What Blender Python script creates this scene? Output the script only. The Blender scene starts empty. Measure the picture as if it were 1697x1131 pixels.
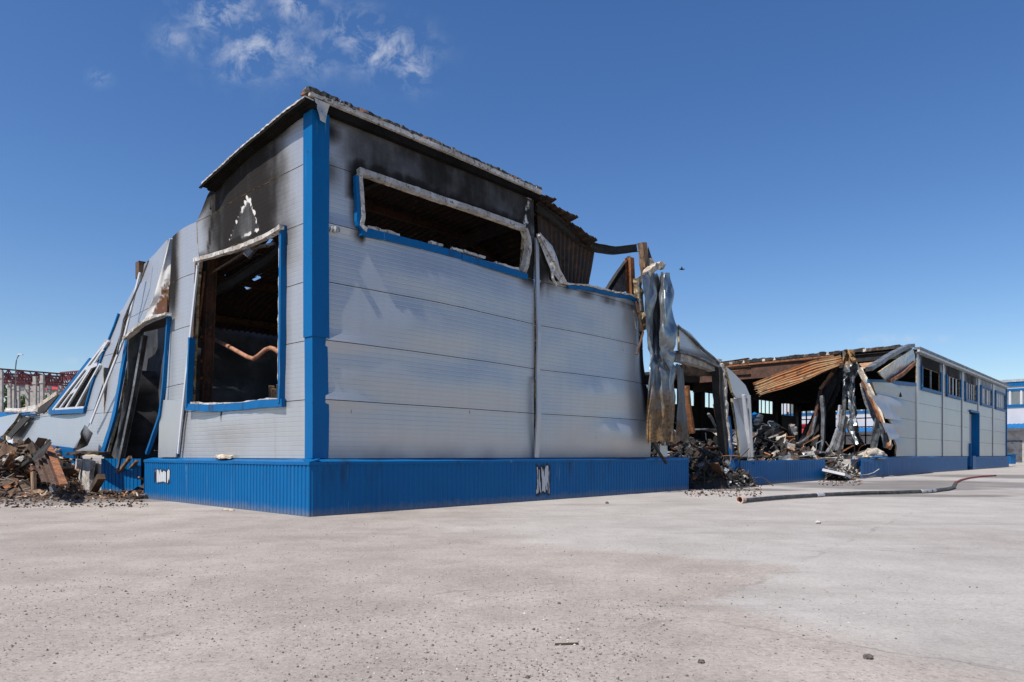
import bpy, bmesh, math, random
from mathutils import Vector, Matrix, noise, Euler

random.seed(11)
R = math.radians
scene = bpy.context.scene
COL = scene.collection

# ------------------------------------------------------------------ camera
F, CX, HY, CH = 1167.0, 848.5, 755.0, 1.2        # focal length / principal column / horizon row of the photo, eye height
cam_d = bpy.data.cameras.new('camera')
cam_d.sensor_width = 36.0
cam_d.lens = 36.0 * F / 1697.0
cam_d.shift_y = (HY - 565.5) / 1697.0
cam_d.clip_start = 0.05
cam_d.clip_end = 3000
cam = bpy.data.objects.new('camera', cam_d)
cam.location = (0, 0, CH)
cam.rotation_euler = (R(90), 0, 0)
COL.objects.link(cam)
scene.camera = cam

# building frame: u along the long front, v along the gable
UX, UY = 0.6847, 0.7288
VX, VY = -UY, UX
X0, Y0 = -3.945, 13.99
YAW = math.atan2(UY, UX)

# ------------------------------------------------------------------ light
SUN_EL = R(57)
SUN_IN = 0.012                                   # how far the sunlight leans into the long front
su, sv = 1.0, SUN_IN
L = math.hypot(su, sv); su /= L; sv /= L
tx = su * UX + sv * VX; ty = su * UY + sv * VY   # horizontal travel of the sunlight
sun_vec = Vector((tx * math.cos(SUN_EL), ty * math.cos(SUN_EL), -math.sin(SUN_EL)))
sd = bpy.data.lights.new('sun', 'SUN')
sd.energy = 5.0
sd.angle = R(0.53)
sd.color = (1.0, 0.95, 0.88)
sun = bpy.data.objects.new('sun', sd)
sun.rotation_euler = sun_vec.to_track_quat('-Z', 'Y').to_euler()
sun.location = (0, 0, 60)
COL.objects.link(sun)

world = bpy.data.worlds.new('World')
scene.world = world
world.use_nodes = True
wn = world.node_tree
wn.nodes.clear()
def wnode(t, **k):
    n = wn.nodes.new(t)
    for a, b in k.items(): setattr(n, a, b)
    return n
def wmath(op, a, b=None, c=None):
    n = wnode('ShaderNodeMath', operation=op)
    for i, s in enumerate((a, b, c)):
        if s is None: continue
        if hasattr(s, 'is_output'): wn.links.new(s, n.inputs[i])
        else: n.inputs[i].default_value = s
    return n.outputs[0]
sky = wnode('ShaderNodeTexSky', sky_type='NISHITA')
sky.sun_disc = False
sky.sun_elevation = SUN_EL
sky.sun_rotation = math.atan2(-tx, -ty)          # clockwise from +Y
sky.altitude = 300
sky.air_density = 1.0
sky.dust_density = 0.5
sky.ozone_density = 1.6
bg = wnode('ShaderNodeBackground')
bg.inputs['Strength'].default_value = 0.106
wout = wnode('ShaderNodeOutputWorld')
# wisps of cirrus, fixed in direction
tc = wnode('ShaderNodeTexCoord')
sep = wnode('ShaderNodeSeparateXYZ')
wn.links.new(tc.outputs['Generated'], sep.inputs[0])
yy = wmath('MAXIMUM', sep.outputs[1], 0.05)
ga = wmath('DIVIDE', sep.outputs[0], yy)
gb = wmath('DIVIDE', sep.outputs[2], yy)
tot = None
for (px, py, rx, ry, amp) in [(365, 22, 52, 36, 1.0), (425, 82, 60, 42, .95), (515, 100, 44, 26, .62), (492, 8, 40, 34, .9),
                              (284, 66, 28, 24, .6), (585, 55, 50, 36, .75), (642, 85, 62, 36, .95), (684, 112, 30, 30, .9),
                              (400, 122, 40, 14, .5), (166, 129, 17, 11, .5), (325, 85, 14, 14, .45), (545, 62, 40, 40, .4),
                              (1440, 563, 34, 9, .55), (1497, 561, 30, 7, .45), (1560, 562, 14, 6, .4), (122, 598, 16, 6, .4)]:
    a0, b0 = (px - CX) / F, (HY - py) / F
    da = wmath('DIVIDE', wmath('SUBTRACT', ga, a0), rx / F)
    db = wmath('DIVIDE', wmath('SUBTRACT', gb, b0), ry / F)
    d2 = wmath('ADD', wmath('MULTIPLY', da, da), wmath('MULTIPLY', db, db))
    g = wmath('MULTIPLY', wmath('POWER', 2.718, wmath('MULTIPLY', d2, -0.9)), amp)
    tot = g if tot is None else wmath('MAXIMUM', tot, g)
comb = wnode('ShaderNodeCombineXYZ')
wn.links.new(ga, comb.inputs[0]); wn.links.new(gb, comb.inputs[1])
nz = wnode('ShaderNodeTexNoise')
nz.inputs['Scale'].default_value = 27
nz.inputs['Detail'].default_value = 11
nz.inputs['Roughness'].default_value = 0.66
nz.inputs['Distortion'].default_value = 0.35
wn.links.new(comb.outputs[0], nz.inputs['Vector'])
cl = wmath('ADD', wmath('MULTIPLY', nz.outputs[0], 1.6), -0.70)
cl = wmath('MULTIPLY', wmath('MAXIMUM', cl, 0.0), tot)
cl = wmath('MINIMUM', wmath('MULTIPLY', cl, 1.9), 0.62)
mix = wnode('ShaderNodeMix', data_type='RGBA')
mix.inputs[7].default_value = (5.0, 5.3, 6.0, 1)
wn.links.new(cl, mix.inputs[0])
hs = wnode('ShaderNodeHueSaturation')
hs.inputs['Saturation'].default_value = 1.28
hs.inputs['Hue'].default_value = 0.508
wn.links.new(sky.outputs[0], hs.inputs['Color'])
wn.links.new(hs.outputs[0], mix.inputs[6])
wn.links.new(mix.outputs[2], bg.inputs['Color'])
wn.links.new(bg.outputs[0], wout.inputs[0])

scene.view_settings.view_transform = 'Standard'
scene.view_settings.look = 'None'
scene.view_settings.exposure = 0.33
scene.view_settings.gamma = 1.0
scene.view_settings.use_curve_mapping = False
scene.render.engine = 'CYCLES'
scene.cycles.max_bounces = 6
scene.cycles.diffuse_bounces = 3

# ------------------------------------------------------------------ placing helpers
CAMU = -(X0 * UX + Y0 * UY); CAMV = -(X0 * VX + Y0 * VY)
def to_world(p):
    return Vector((X0 + p[0] * UX + p[1] * VX, Y0 + p[0] * UY + p[1] * VY, p[2]))
def to_local(w):
    dx, dy = w[0] - X0, w[1] - Y0
    return Vector((dx * UX + dy * UY, dx * VX + dy * VY, w[2]))
def ray(px, py):
    dx, dz = (px - CX) / F, (HY - py) / F
    return dx * UX + UY, dx * VX + VY, dz
def front(px, py, v=0.0, lean=0.0):
    """point on the plane v = const (parallel to the long front), local (u, v, z)"""
    a, b, c = ray(px, py)
    t = (v + lean * (CH - 1.13) - CAMV) / (b - lean * c)
    return Vector((CAMU + a * t, CAMV + b * t, CH + c * t))
def gable(px, py, u=0.0, lean=0.0):
    """point on the plane u = const (+ lean with height), local (u, v, z)"""
    a, b, c = ray(px, py)
    t = (u + lean * (CH - 1.13) - CAMU) / (a - lean * c)
    return Vector((CAMU + a * t, CAMV + b * t, CH + c * t))
def floor_pt(px, py, z=0.0):
    Y = (CH - z) * F / (py - HY)
    return Vector(((px - CX) / F * Y, Y, z))
def depth(px, py, Y):
    return Vector(((px - CX) / F * Y, Y, CH + (HY - py) / F * Y))
def FP(pts, v=0.0, lean=0.0):
    return [(q.x, q.z) for q in (front(x, y, v, lean) for x, y in pts)]
def GP(pts, u=0.0, lean=0.0):
    return [(q.y, q.z) for q in (gable(x, y, u, lean) for x, y in pts)]

def fbm(p, o=4):
    return noise.fractal(Vector(p), 1.0, 2.0, o)
def sstep(a, b, x):
    if a == b: return 1.0 if x >= a else 0.0
    t = max(0.0, min(1.0, (x - a) / (b - a)))
    return t * t * (3 - 2 * t)
def inpoly(x, y, poly):
    c = False; n = len(poly)
    for i in range(n):
        x1, y1 = poly[i]; x2, y2 = poly[i - 1]
        if (y1 > y) != (y2 > y) and x < (x2 - x1) * (y - y1) / (y2 - y1) + x1: c = not c
    return c
def pdist(x, y, poly):
    best = 1e9; n = len(poly)
    for i in range(n):
        x1, y1 = poly[i]; x2, y2 = poly[i - 1]
        dx, dy = x2 - x1, y2 - y1
        l = dx * dx + dy * dy
        t = 0 if l == 0 else max(0, min(1, ((x - x1) * dx + (y - y1) * dy) / l))
        best = min(best, math.hypot(x - x1 - t * dx, y - y1 - t * dy))
    return best
def lerp_poly(pts, t):
    """point at fraction t of a polyline of Vectors"""
    ls = [(pts[i + 1] - pts[i]).length for i in range(len(pts) - 1)]
    s = sum(ls) * t
    for i, l in enumerate(ls):
        if s <= l or i == len(ls) - 1:
            return pts[i].lerp(pts[i + 1], 0 if l == 0 else min(1, s / l))
        s -= l

# ------------------------------------------------------------------ object helpers
def tag(o, label=None, cat=None, group=None, kind=None):
    if label: o['label'] = label
    if cat: o['category'] = cat
    if group: o['group'] = group
    if kind: o['kind'] = kind
    return o
def mesh_obj(name, verts, faces, mats, parent=None, midx=None, smooth=False, cols=None, recalc=True, world_pts=False):
    """links ONE mesh object. With a parent: vertices stay in the parent's frame. Without: origin at its own base centre."""
    verts = [Vector(v) for v in verts]
    o_loc = None
    if parent is None:
        if not world_pts: verts = [to_world(v) for v in verts]
        xs = [v.x for v in verts]; ys = [v.y for v in verts]; zs = [v.z for v in verts]
        o_loc = Vector(((min(xs) + max(xs)) / 2, (min(ys) + max(ys)) / 2, min(zs)))
        verts = [v - o_loc for v in verts]
    me = bpy.data.meshes.new(name)
    me.from_pydata([tuple(v) for v in verts], [], faces)
    for m in (mats if isinstance(mats, (list, tuple)) else [mats]): me.materials.append(m)
    if midx is not None: me.polygons.foreach_set('material_index', midx)
    if recalc:
        bm = bmesh.new(); bm.from_mesh(me)
        bmesh.ops.recalc_face_normals(bm, faces=bm.faces)
        bm.to_mesh(me); bm.free()
    if smooth: me.polygons.foreach_set('use_smooth', [True] * len(me.polygons))
    if cols is not None:
        at = me.attributes.new('stain', 'FLOAT_COLOR', 'POINT')
        flat = []
        for c in cols: flat += [c[0], c[1], c[2], 1.0]
        at.data.foreach_set('color', flat)
    me.update()
    o = bpy.data.objects.new(name, me)
    COL.objects.link(o)
    if parent is not None: o.parent = parent
    else: o.location = o_loc
    return o
def empty(name, loc, yaw=0.0):
    o = bpy.data.objects.new(name, None)
    o.empty_display_size = 0.5
    o.location = loc; o.rotation_euler = (0, 0, yaw)
    COL.objects.link(o)
    return o

class MB:
    """collects several simple solids into one mesh"""
    def __init__(s): s.v = []; s.f = []; s.m = []
    def add(s, vs, fs, m=0):
        b = len(s.v); s.v += [Vector(v) for v in vs]
        for f in fs: s.f.append(tuple(b + i for i in f)); s.m.append(m)
    def box(s, lo, hi, m=0):
        x0, y0, z0 = lo; x1, y1, z1 = hi
        s.add([(x0, y0, z0), (x1, y0, z0), (x1, y1, z0), (x0, y1, z0), (x0, y0, z1), (x1, y0, z1), (x1, y1, z1), (x0, y1, z1)],
              [(0, 3, 2, 1), (4, 5, 6, 7), (0, 1, 5, 4), (1, 2, 6, 5), (2, 3, 7, 6), (3, 0, 4, 7)], m)
    def bar(s, p, q, w, h, m=0, up=(0, 0, 1), roll=0.0):
        p, q = Vector(p), Vector(q); d = (q - p).normalized(); up = Vector(up)
        if abs(d.dot(up)) > 0.98: up = Vector((1, 0, 0)) if abs(d.x) < 0.9 else Vector((0, 1, 0))
        a = d.cross(up).normalized(); b = a.cross(d)
        if roll:
            a, b = a * math.cos(roll) + b * math.sin(roll), b * math.cos(roll) - a * math.sin(roll)
        a *= w / 2; b *= h / 2
        s.add([p - a - b, p + a - b, p + a + b, p - a + b, q - a - b, q + a - b, q + a + b, q - a + b],
              [(0, 3, 2, 1), (4, 5, 6, 7), (0, 1, 5, 4), (1, 2, 6, 5), (2, 3, 7, 6), (3, 0, 4, 7)], m)
    def sweep(s, pts, prof, upv=(0, 0, 1), m=0, jit=0.0, closed=True, seed=0):
        """closed 2-D profile [(a, b)] swept along a polyline; a = sideways, b = along upv"""
        pts = [Vector(p) for p in pts]; up = Vector(upv); n = len(prof); b0 = len(s.v)
        for i, p in enumerate(pts):
            d = (pts[min(i + 1, len(pts) - 1)] - pts[max(i - 1, 0)]).normalized()
            u2 = up
            if abs(d.dot(u2)) > 0.97: u2 = Vector((0.3, 0.95, 0.1))
            a = d.cross(u2).normalized(); b = a.cross(d).normalized()
            for k, (x, y) in enumerate(prof):
                j = Vector((0, 0, 0))
                if jit: j = Vector((random.uniform(-1, 1), random.uniform(-1, 1), random.uniform(-1, 1))) * jit
                s.v.append(p + a * x + b * y + j)
        for i in range(len(pts) - 1):
            for k in range(n):
                k2 = (k + 1) % n
                s.f.append((b0 + i * n + k, b0 + i * n + k2, b0 + (i + 1) * n + k2, b0 + (i + 1) * n + k)); s.m.append(m)
        s.f.append(tuple(b0 + k for k in range(n))); s.m.append(m)
        s.f.append(tuple(b0 + (len(pts) - 1) * n + k for k in reversed(range(n)))); s.m.append(m)
    def tube(s, pts, r, n=8, m=0):
        s.sweep(pts, [(r * math.cos(2 * math.pi * k / n), r * math.sin(2 * math.pi * k / n)) for k in range(n)], m=m)
    def build(s, name, mats, parent=None, smooth=False, **k):
        return mesh_obj(name, s.v, s.f, mats, parent, midx=s.m, smooth=smooth, **k)
RECT = lambda w, h: [(-w / 2, -h / 2), (w / 2, -h / 2), (w / 2, h / 2), (-w / 2, h / 2)]
def IPROF(w, h, t=0.014):
    return [(-w/2, -h/2), (w/2, -h/2), (w/2, -h/2+t), (t/2, -h/2+t), (t/2, h/2-t), (w/2, h/2-t), (w/2, h/2), (-w/2, h/2), (-w/2, h/2-t), (-t/2, h/2-t), (-t/2, -h/2+t), (-w/2, -h/2+t)]
def CPROF(w, h, t=0.008):
    return [(-w/2, -h/2), (w/2, -h/2), (w/2, -h/2+t), (-w/2+t, -h/2+t), (-w/2+t, h/2-t), (w/2, h/2-t), (w/2, h/2), (-w/2, h/2)]
def resample(pts, n):
    return [lerp_poly([Vector(p) for p in pts], i / (n - 1)) for i in range(n)]

def cut2d(bm, poly):
    """slice the flat mesh (x, y plane) along every edge of the polygon"""
    n = len(poly)
    for i in range(n):
        p, q = Vector((*poly[i], 0)), Vector((*poly[(i + 1) % n], 0))
        d = q - p
        if d.length < 1e-6: continue
        nrm = Vector((-d.y, d.x, 0)).normalized()
        dn = d.normalized(); ln = d.length
        fs = []
        for f in bm.faces:
            lo = min((v.co - p).dot(dn) for v in f.verts); hi = max((v.co - p).dot(dn) for v in f.verts)
            if hi < -1e-5 or lo > ln + 1e-5: continue
            s0 = min((v.co - p).dot(nrm) for v in f.verts); s1 = max((v.co - p).dot(nrm) for v in f.verts)
            if s0 < -1e-6 and s1 > 1e-6: fs.append(f)
        if fs:
            es = {e for f in fs for e in f.edges}; vs = {v for f in fs for v in f.verts}
            bmesh.ops.bisect_plane(bm, geom=list(vs) + list(es) + fs, dist=1e-6, plane_co=p, plane_no=nrm)
def sheet(name, outline, holes, step, fmap, thick, mats, parent=None, stain=None, smooth=True, **k):
    """cladding sheet: outline and holes in (a, z); fmap(a, z, depth) -> 3-D; mats = [front, back, edge]"""
    xs = [p[0] for p in outline]; zs = [p[1] for p in outline]
    x0, x1, z0, z1 = min(xs), max(xs), min(zs), max(zs)
    nx = max(1, int(math.ceil((x1 - x0) / step[0]))); nz_ = max(1, int(math.ceil((z1 - z0) / step[1])))
    bm = bmesh.new()
    g = [[bm.verts.new((x0 + (x1 - x0) * i / nx, z0 + (z1 - z0) * j / nz_, 0)) for j in range(nz_ + 1)] for i in range(nx + 1)]
    for i in range(nx):
        for j in range(nz_):
            bm.faces.new((g[i][j], g[i + 1][j], g[i + 1][j + 1], g[i][j + 1]))
    for poly in [outline] + list(holes): cut2d(bm, poly)
    kill = []
    for f in bm.faces:
        c = f.calc_center_median()
        if not inpoly(c.x, c.y, outline) or any(inpoly(c.x, c.y, h) for h in holes): kill.append(f)
    bmesh.ops.delete(bm, geom=kill, context='FACES')
    loose = [v for v in bm.verts if not v.link_faces]
    bmesh.ops.delete(bm, geom=loose, context='VERTS')
    bm.verts.index_update()
    # every separate island of the cut sheet becomes an object of its own
    bm.faces.index_update(); seen = set(); out = None
    for f0_ in bm.faces:
        if f0_.index in seen: continue
        stack = [f0_]; seen.add(f0_.index); isl = []
        while stack:
            f = stack.pop(); isl.append(f)
            for e in f.edges:
                for g2 in e.link_faces:
                    if g2.index not in seen: seen.add(g2.index); stack.append(g2)
        ids = {}; vs2 = []
        for f in isl:
            for v in f.verts:
                if v.index not in ids: ids[v.index] = len(vs2); vs2.append((v.co.x, v.co.y))
        n = len(vs2)
        if sum(f.calc_area() for f in isl) < 0.004: continue
        fr = [fmap(a, z, 0.0) for a, z in vs2]; bk = [fmap(a, z, thick) for a, z in vs2]
        faces = []; mi = []
        for f in isl:
            q = [ids[v.index] for v in f.verts]
            faces.append(tuple(q)); mi.append(0)
            faces.append(tuple(n + i for i in reversed(q))); mi.append(1)
            for e in f.edges:
                if len(e.link_faces) == 1:
                    a, b = ids[e.verts[0].index], ids[e.verts[1].index]
                    faces.append((a, b, n + b, n + a)); mi.append(2)
        cols = None
        if stain:
            c1 = [stain(a, z) for a, z in vs2]; cols = c1 + c1
        o = mesh_obj(name, fr + bk, faces, mats, parent, midx=mi, cols=cols, **k)
        if smooth:
            me = o.data
            me.polygons.foreach_set('use_smooth', [p.material_index != 2 for p in me.polygons])
            try: me.set_sharp_from_angle(angle=R(40))
            except Exception: pass
        out = out or o
    bm.free()
    return out
def ribbon(name, A, B, nr, nc, mats, parent=None, amp=0.1, fold=2.0, seed=0.0, thick=0.012, stain=None, corr=0.0, ncorr=8, jag=0.0, crease=0.0, **k):
    """crumpled or corrugated sheet between two edge polylines A and B"""
    A = resample(A, nr); B = resample(B, nr)
    P = []
    for i in range(nr):
        row = []
        for j in range(nc):
            t = j / (nc - 1)
            p = A[i].lerp(B[i], t)
            dA = (A[min(i + 1, nr - 1)] - A[max(i - 1, 0)]); dB = (B[i] - A[i])
            n = dA.cross(dB)
            n = n.normalized() if n.length > 1e-9 else Vector((0, -1, 0))
            s = i / (nr - 1)
            edge = 1.0
            w = amp * (math.sin(fold * math.pi * t + 1.6 * fbm((s * 1.5, seed, 0), 2)) * 0.7 + 0.8 * fbm((s * 1.6 + seed, t * 1.8, seed), 2))
            if crease: w += crease * (abs(fbm((s * 2.6 + t * 1.3 + seed * 3, t * 2.4 - s * 1.2, 1.7), 1)) - .5 * abs(fbm((s * 4 - t * 2 + seed, t * 2, 8.7), 1)))
            if corr:
                ph = (t * ncorr) % 1.0
                w += corr * (sstep(0.1, 0.25, ph) - sstep(0.55, 0.7, ph))
            q = p + n * w
            if jag and i in (0, nr - 1): q += (A[1] - A[0]).normalized() * random.uniform(-jag, jag)
            row.append((q, n, t, s))
        P.append(row)
    vs = []; cols = []
    for side in (0, 1):
        for i in range(nr):
            for j in range(nc):
                q, n, t, s = P[i][j]
                vs.append(q - n * thick * side); cols.append(stain(t, s) if stain else (0, 0, 0))
    N = nr * nc; fs = []; mi = []
    for i in range(nr - 1):
        for j in range(nc - 1):
            a = i * nc + j
            fs.append((a, a + 1, a + nc + 1, a + nc)); mi.append(0)
            fs.append((N + a, N + a + nc, N + a + nc + 1, N + a + 1)); mi.append(1 if len(mats) > 1 else 0)
    for i in range(nr - 1):
        for j in (0, nc - 1):
            a = i * nc + j; fs.append((a, a + nc, N + a + nc, N + a)); mi.append(0)
    for j in range(nc - 1):
        for i in (0, nr - 1):
            a = i * nc + j; fs.append((a, a + 1, N + a + 1, N + a)); mi.append(0)
    o = mesh_obj(name, vs, fs, mats, parent, midx=mi, cols=cols, smooth=True, **k)
    try: o.data.set_sharp_from_angle(angle=R(32))
    except Exception: pass
    return o

def drape(name, rows, mats, parent, nr=44, nc=60, thick=0.01, rough=0.02, stain=None, seed=0.0):
    """folded sheet through given rows of 3-D points (each row the same count)"""
    def cr(p, t):
        n = len(p) - 1; x = t * n; i = min(int(x), n - 1); f = x - i
        a, b, c, d = p[max(i - 1, 0)], p[i], p[i + 1], p[min(i + 2, n)]
        lin = b.lerp(c, f)
        cub = 0.5 * ((2 * b) + (c - a) * f + (2 * a - 5 * b + 4 * c - d) * f * f + (3 * b - a - 3 * c + d) * f ** 3)
        return lin.lerp(cub, 0.55)
    cols_ = [[Vector(r[j]) for r in rows] for j in range(len(rows[0]))]
    fine = [[cr(c, i / (nr - 1)) for c in cols_] for i in range(nr)]
    P = [[cr(r, j / (nc - 1)) for j in range(nc)] for r in fine]
    vs = []; cs = []
    for side in (0, 1):
        for i in range(nr):
            for j in range(nc):
                dA = P[min(i + 1, nr - 1)][j] - P[max(i - 1, 0)][j]; dB = P[i][min(j + 1, nc - 1)] - P[i][max(j - 1, 0)]
                n = dA.cross(dB); n = n.normalized() if n.length > 1e-9 else Vector((0, -1, 0))
                s_, t_ = i / (nr - 1), j / (nc - 1)
                w = rough * (abs(fbm((s_ * 5 + t_ * 2 + seed, t_ * 4 - s_ * 2, 3.3), 2)) * 2 - 1) + .35 * rough * abs(fbm((s_ * 14 - t_ * 5, t_ * 9 + s_ * 6, seed), 1))
                q = P[i][j] + n * (w - thick * side)
                if i in (0, nr - 1): q = q + Vector((0, 0, 0.09 * fbm((t_ * 7, seed, i), 3)))
                vs.append(q); cs.append(stain(t_, s_) if stain else (0, 0, 0))
    N = nr * nc; fs = []
    for i in range(nr - 1):
        for j in range(nc - 1):
            a = i * nc + j; fs += [(a, a + 1, a + nc + 1, a + nc), (N + a, N + a + nc, N + a + nc + 1, N + a + 1)]
    for i in range(nr - 1):
        for j in (0, nc - 1): a = i * nc + j; fs.append((a, a + nc, N + a + nc, N + a))
    for j in range(nc - 1):
        for i in (0, nr - 1): a = i * nc + j; fs.append((a, a + 1, N + a + 1, N + a))
    o = mesh_obj(name, vs, fs, mats, parent, cols=cs, smooth=True)
    try: o.data.set_sharp_from_angle(angle=R(17))
    except Exception: pass
    return o

# ------------------------------------------------------------------ materials
class NT:
    def __init__(s, name):
        s.m = bpy.data.materials.new(name); s.m.use_nodes = True
        s.t = s.m.node_tree; s.b = s.t.nodes['Principled BSDF']
        s.tc = s.t.nodes.new('ShaderNodeTexCoord')
    def node(s, t, **k):
        n = s.t.nodes.new(t)
        for a, b in k.items(): setattr(n, a, b)
        return n
    def put(s, sock, val):
        if hasattr(val, 'is_output'): s.t.links.new(val, sock)
        elif isinstance(val, tuple) and len(val) == 3 and sock.type == 'RGBA': sock.default_value = (*val, 1)
        else: sock.default_value = val
    def math(s, op, a, b=None, c=None, clamp=False):
        n = s.node('ShaderNodeMath', operation=op); n.use_clamp = clamp
        for i, x in enumerate((a, b, c)):
            if x is not None: s.put(n.inputs[i], x)
        return n.outputs[0]
    def noise(s, scale, detail=5, rough=0.55, vec=None, stretch=None, dist=0.0):
        n = s.node('ShaderNodeTexNoise')
        n.inputs['Scale'].default_value = scale; n.inputs['Detail'].default_value = detail
        n.inputs['Roughness'].default_value = rough; n.inputs['Distortion'].default_value = dist
        v = vec or s.tc.outputs['Object']
        if stretch:
            mp = s.node('ShaderNodeMapping'); mp.inputs['Scale'].default_value = stretch
            s.t.links.new(v, mp.inputs['Vector']); v = mp.outputs[0]
        s.t.links.new(v, n.inputs['Vector'])
        return n.outputs[0]
    def ramp(s, x, a, b, smooth=True):
        n = s.node('ShaderNodeMapRange'); n.clamp = True
        n.interpolation_type = 'SMOOTHSTEP' if smooth else 'LINEAR'
        s.put(n.inputs[0], x); n.inputs[1].default_value = a; n.inputs[2].default_value = b
        return n.outputs[0]
    def mix(s, f, a, b):
        n = s.node('ShaderNodeMix', data_type='RGBA')
        s.put(n.inputs[0], f); s.put(n.inputs[6], a); s.put(n.inputs[7], b)
        return n.outputs[2]
    def scale(s, col, f):
        n = s.node('ShaderNodeMix', data_type='RGBA', blend_type='MULTIPLY')
        n.inputs[0].default_value = 1.0
        s.put(n.inputs[6], col)
        c = s.node('ShaderNodeCombineColor')
        for i in range(3): s.put(c.inputs[i], f)
        s.t.links.new(c.outputs[0], n.inputs[7])
        return n.outputs[2]
    def sep(s, v=None):
        n = s.node('ShaderNodeSeparateXYZ'); s.t.links.new(v or s.tc.outputs['Object'], n.inputs[0])
        return n.outputs
    def bump(s, h, strength=0.5, dist=0.01, normal=None):
        n = s.node('ShaderNodeBump'); n.inputs['Strength'].default_value = strength
        n.inputs['Distance'].default_value = dist
        s.put(n.inputs['Height'], h)
        if normal is not None: s.t.links.new(normal, n.inputs['Normal'])
        return n.outputs[0]
    def stain(s):
        a = s.node('ShaderNodeAttribute'); a.attribute_name = 'stain'
        q = s.node('ShaderNodeSeparateColor'); s.t.links.new(a.outputs['Color'], q.inputs[0])
        return q.outputs
    def done(s, col, rough=0.6, metal=0.0, normal=None, spec=None):
        s.put(s.b.inputs['Base Color'], col); s.put(s.b.inputs['Roughness'], rough); s.put(s.b.inputs['Metallic'], metal)
        if normal is not None: s.t.links.new(normal, s.b.inputs['Normal'])
        if spec is not None: s.b.inputs['Specular IOR Level'].default_value = spec
        return s.m

SOOT = (0.013, 0.0105, 0.009); ASH = (0.62, 0.60, 0.57); RUSTC = (0.23, 0.085, 0.03)

def panel_material(name, ribs=True, base=(0.435, 0.442, 0.458)):
    m = NT(name)
    s = m.stain()
    n1 = m.noise(2.2, 8, 0.62); n2 = m.noise(9, 6, 0.6); n3 = m.noise(0.7, 3); st = m.noise(5, 5, 0.6, stretch=(1, 1, 0.06))
    inf = m.node('ShaderNodeObjectInfo')
    tone = m.math('ADD', m.math('MULTIPLY', inf.outputs['Random'], 0.05), m.math('ADD', m.math('MULTIPLY', n3, 0.12), m.math('MULTIPLY', st, 0.16)))
    c = m.scale(base, m.math('ADD', tone, 0.82))
    # dirt specks and scuffs
    vs = m.node('ShaderNodeTexVoronoi'); vs.inputs['Scale'].default_value = 1.15; vs.inputs['Randomness'].default_value = 1
    mp = m.node('ShaderNodeMapping'); mp.inputs['Scale'].default_value = (2.2, 2.2, 0.62)
    m.t.links.new(m.tc.outputs['Object'], mp.inputs['Vector']); m.t.links.new(mp.outputs[0], vs.inputs['Vector'])
    sp = m.math('MULTIPLY', m.math('SUBTRACT', 1.0, m.ramp(vs.outputs['Distance'], 0.025, 0.05)), m.ramp(n2, 0.48, 0.56))
    c = m.mix(m.math('MULTIPLY', sp, 0.75), c, (0.05, 0.045, 0.04))
    # rust, bare ash, soot
    rf = m.ramp(m.math('ADD', s[2], m.math('MULTIPLY', m.math('SUBTRACT', n1, 0.5), m.math('MULTIPLY', s[2], 1.6))), 0.25, 0.6)
    c = m.mix(rf, c, m.mix(n2, RUSTC, (0.09, 0.045, 0.02)))
    sf = m.math('ADD', s[0], m.math('MULTIPLY', m.math('SUBTRACT', m.math('ADD', m.math('MULTIPLY', n1, .6), m.math('MULTIPLY', st, .4)), 0.5), m.math('MULTIPLY', s[0], 1.5)), clamp=True)
    sf = m.math('SUBTRACT', 1.0, m.math('POWER', m.math('SUBTRACT', 1.0, sf, clamp=True), 3.0))
    c = m.mix(m.math('MULTIPLY', sf, 0.98), c, SOOT)
    gf = m.ramp(m.math('ADD', s[1], m.math('MULTIPLY', m.math('SUBTRACT', n2, 0.5), m.math('MULTIPLY', s[1], 2.2))), 0.35, 0.6)
    c = m.mix(gf, c, m.scale(ASH, m.math('ADD', 0.6, m.math('MULTIPLY', n1, 0.7))))
    nrm = m.bump(m.noise(1.4, 3, 0.5), 0.25, 0.05)
    if ribs:
        z = m.sep()[2]
        pp = m.math('PINGPONG', z, 0.0496)
        nrm = m.bump(m.ramp(pp, 0.003, 0.014), 0.34, 0.006, nrm)
    m.put(m.b.inputs['Specular IOR Level'], m.math('MULTIPLY', 0.5, m.math('SUBTRACT', 1.0, m.math('MULTIPLY', sf, 0.92))))
    rough = m.math('ADD', m.math('ADD', 0.30, m.math('MULTIPLY', n3, 0.16)), m.math('MULTIPLY', m.math('ADD', sf, gf, clamp=True), 0.4))
    return m.done(c, rough, m.math('MULTIPLY', m.math('SUBTRACT', 1.0, m.math('ADD', sf, gf, clamp=True)), 0.48), nrm)
M = {}
M['panel'] = panel_material('painted_cladding')
M['sheetmetal'] = panel_material('flat_cladding', ribs=False)

def two_tone(name, c1, c2, scale, rough=0.7, metal=0.0, c3=None, bump=0.4, bd=0.02, lo=0.35, hi=0.65, stretch=None):
    m = NT(name)
    n1 = m.noise(scale, 7, 0.62, stretch=stretch); n2 = m.noise(scale * 4.3, 5, 0.6, stretch=stretch)
    c = m.mix(m.ramp(n1, lo, hi), c1, c2)
    if c3: c = m.mix(m.ramp(n2, 0.52, 0.68), c, c3)
    return m.done(c, rough, metal, m.bump(m.math('ADD', n1, m.math('MULTIPLY', n2, 0.4)), bump, bd))
M['inside'] = two_tone('sooted_lining', (0.010, 0.009, 0.009), (0.035, 0.034, 0.036), 0.8, 0.7, c3=(0.022, 0.016, 0.011))
M['inside_grey'] = two_tone('smoked_lining', (0.018, 0.018, 0.02), (0.085, 0.09, 0.105), 0.6, 0.6, c3=(0.03, 0.028, 0.028))
M['foam'] = two_tone('scorched_foam', (0.42, 0.32, 0.17), (0.06, 0.04, 0.025), 3.0, 0.9, c3=(0.55, 0.47, 0.34))
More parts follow.
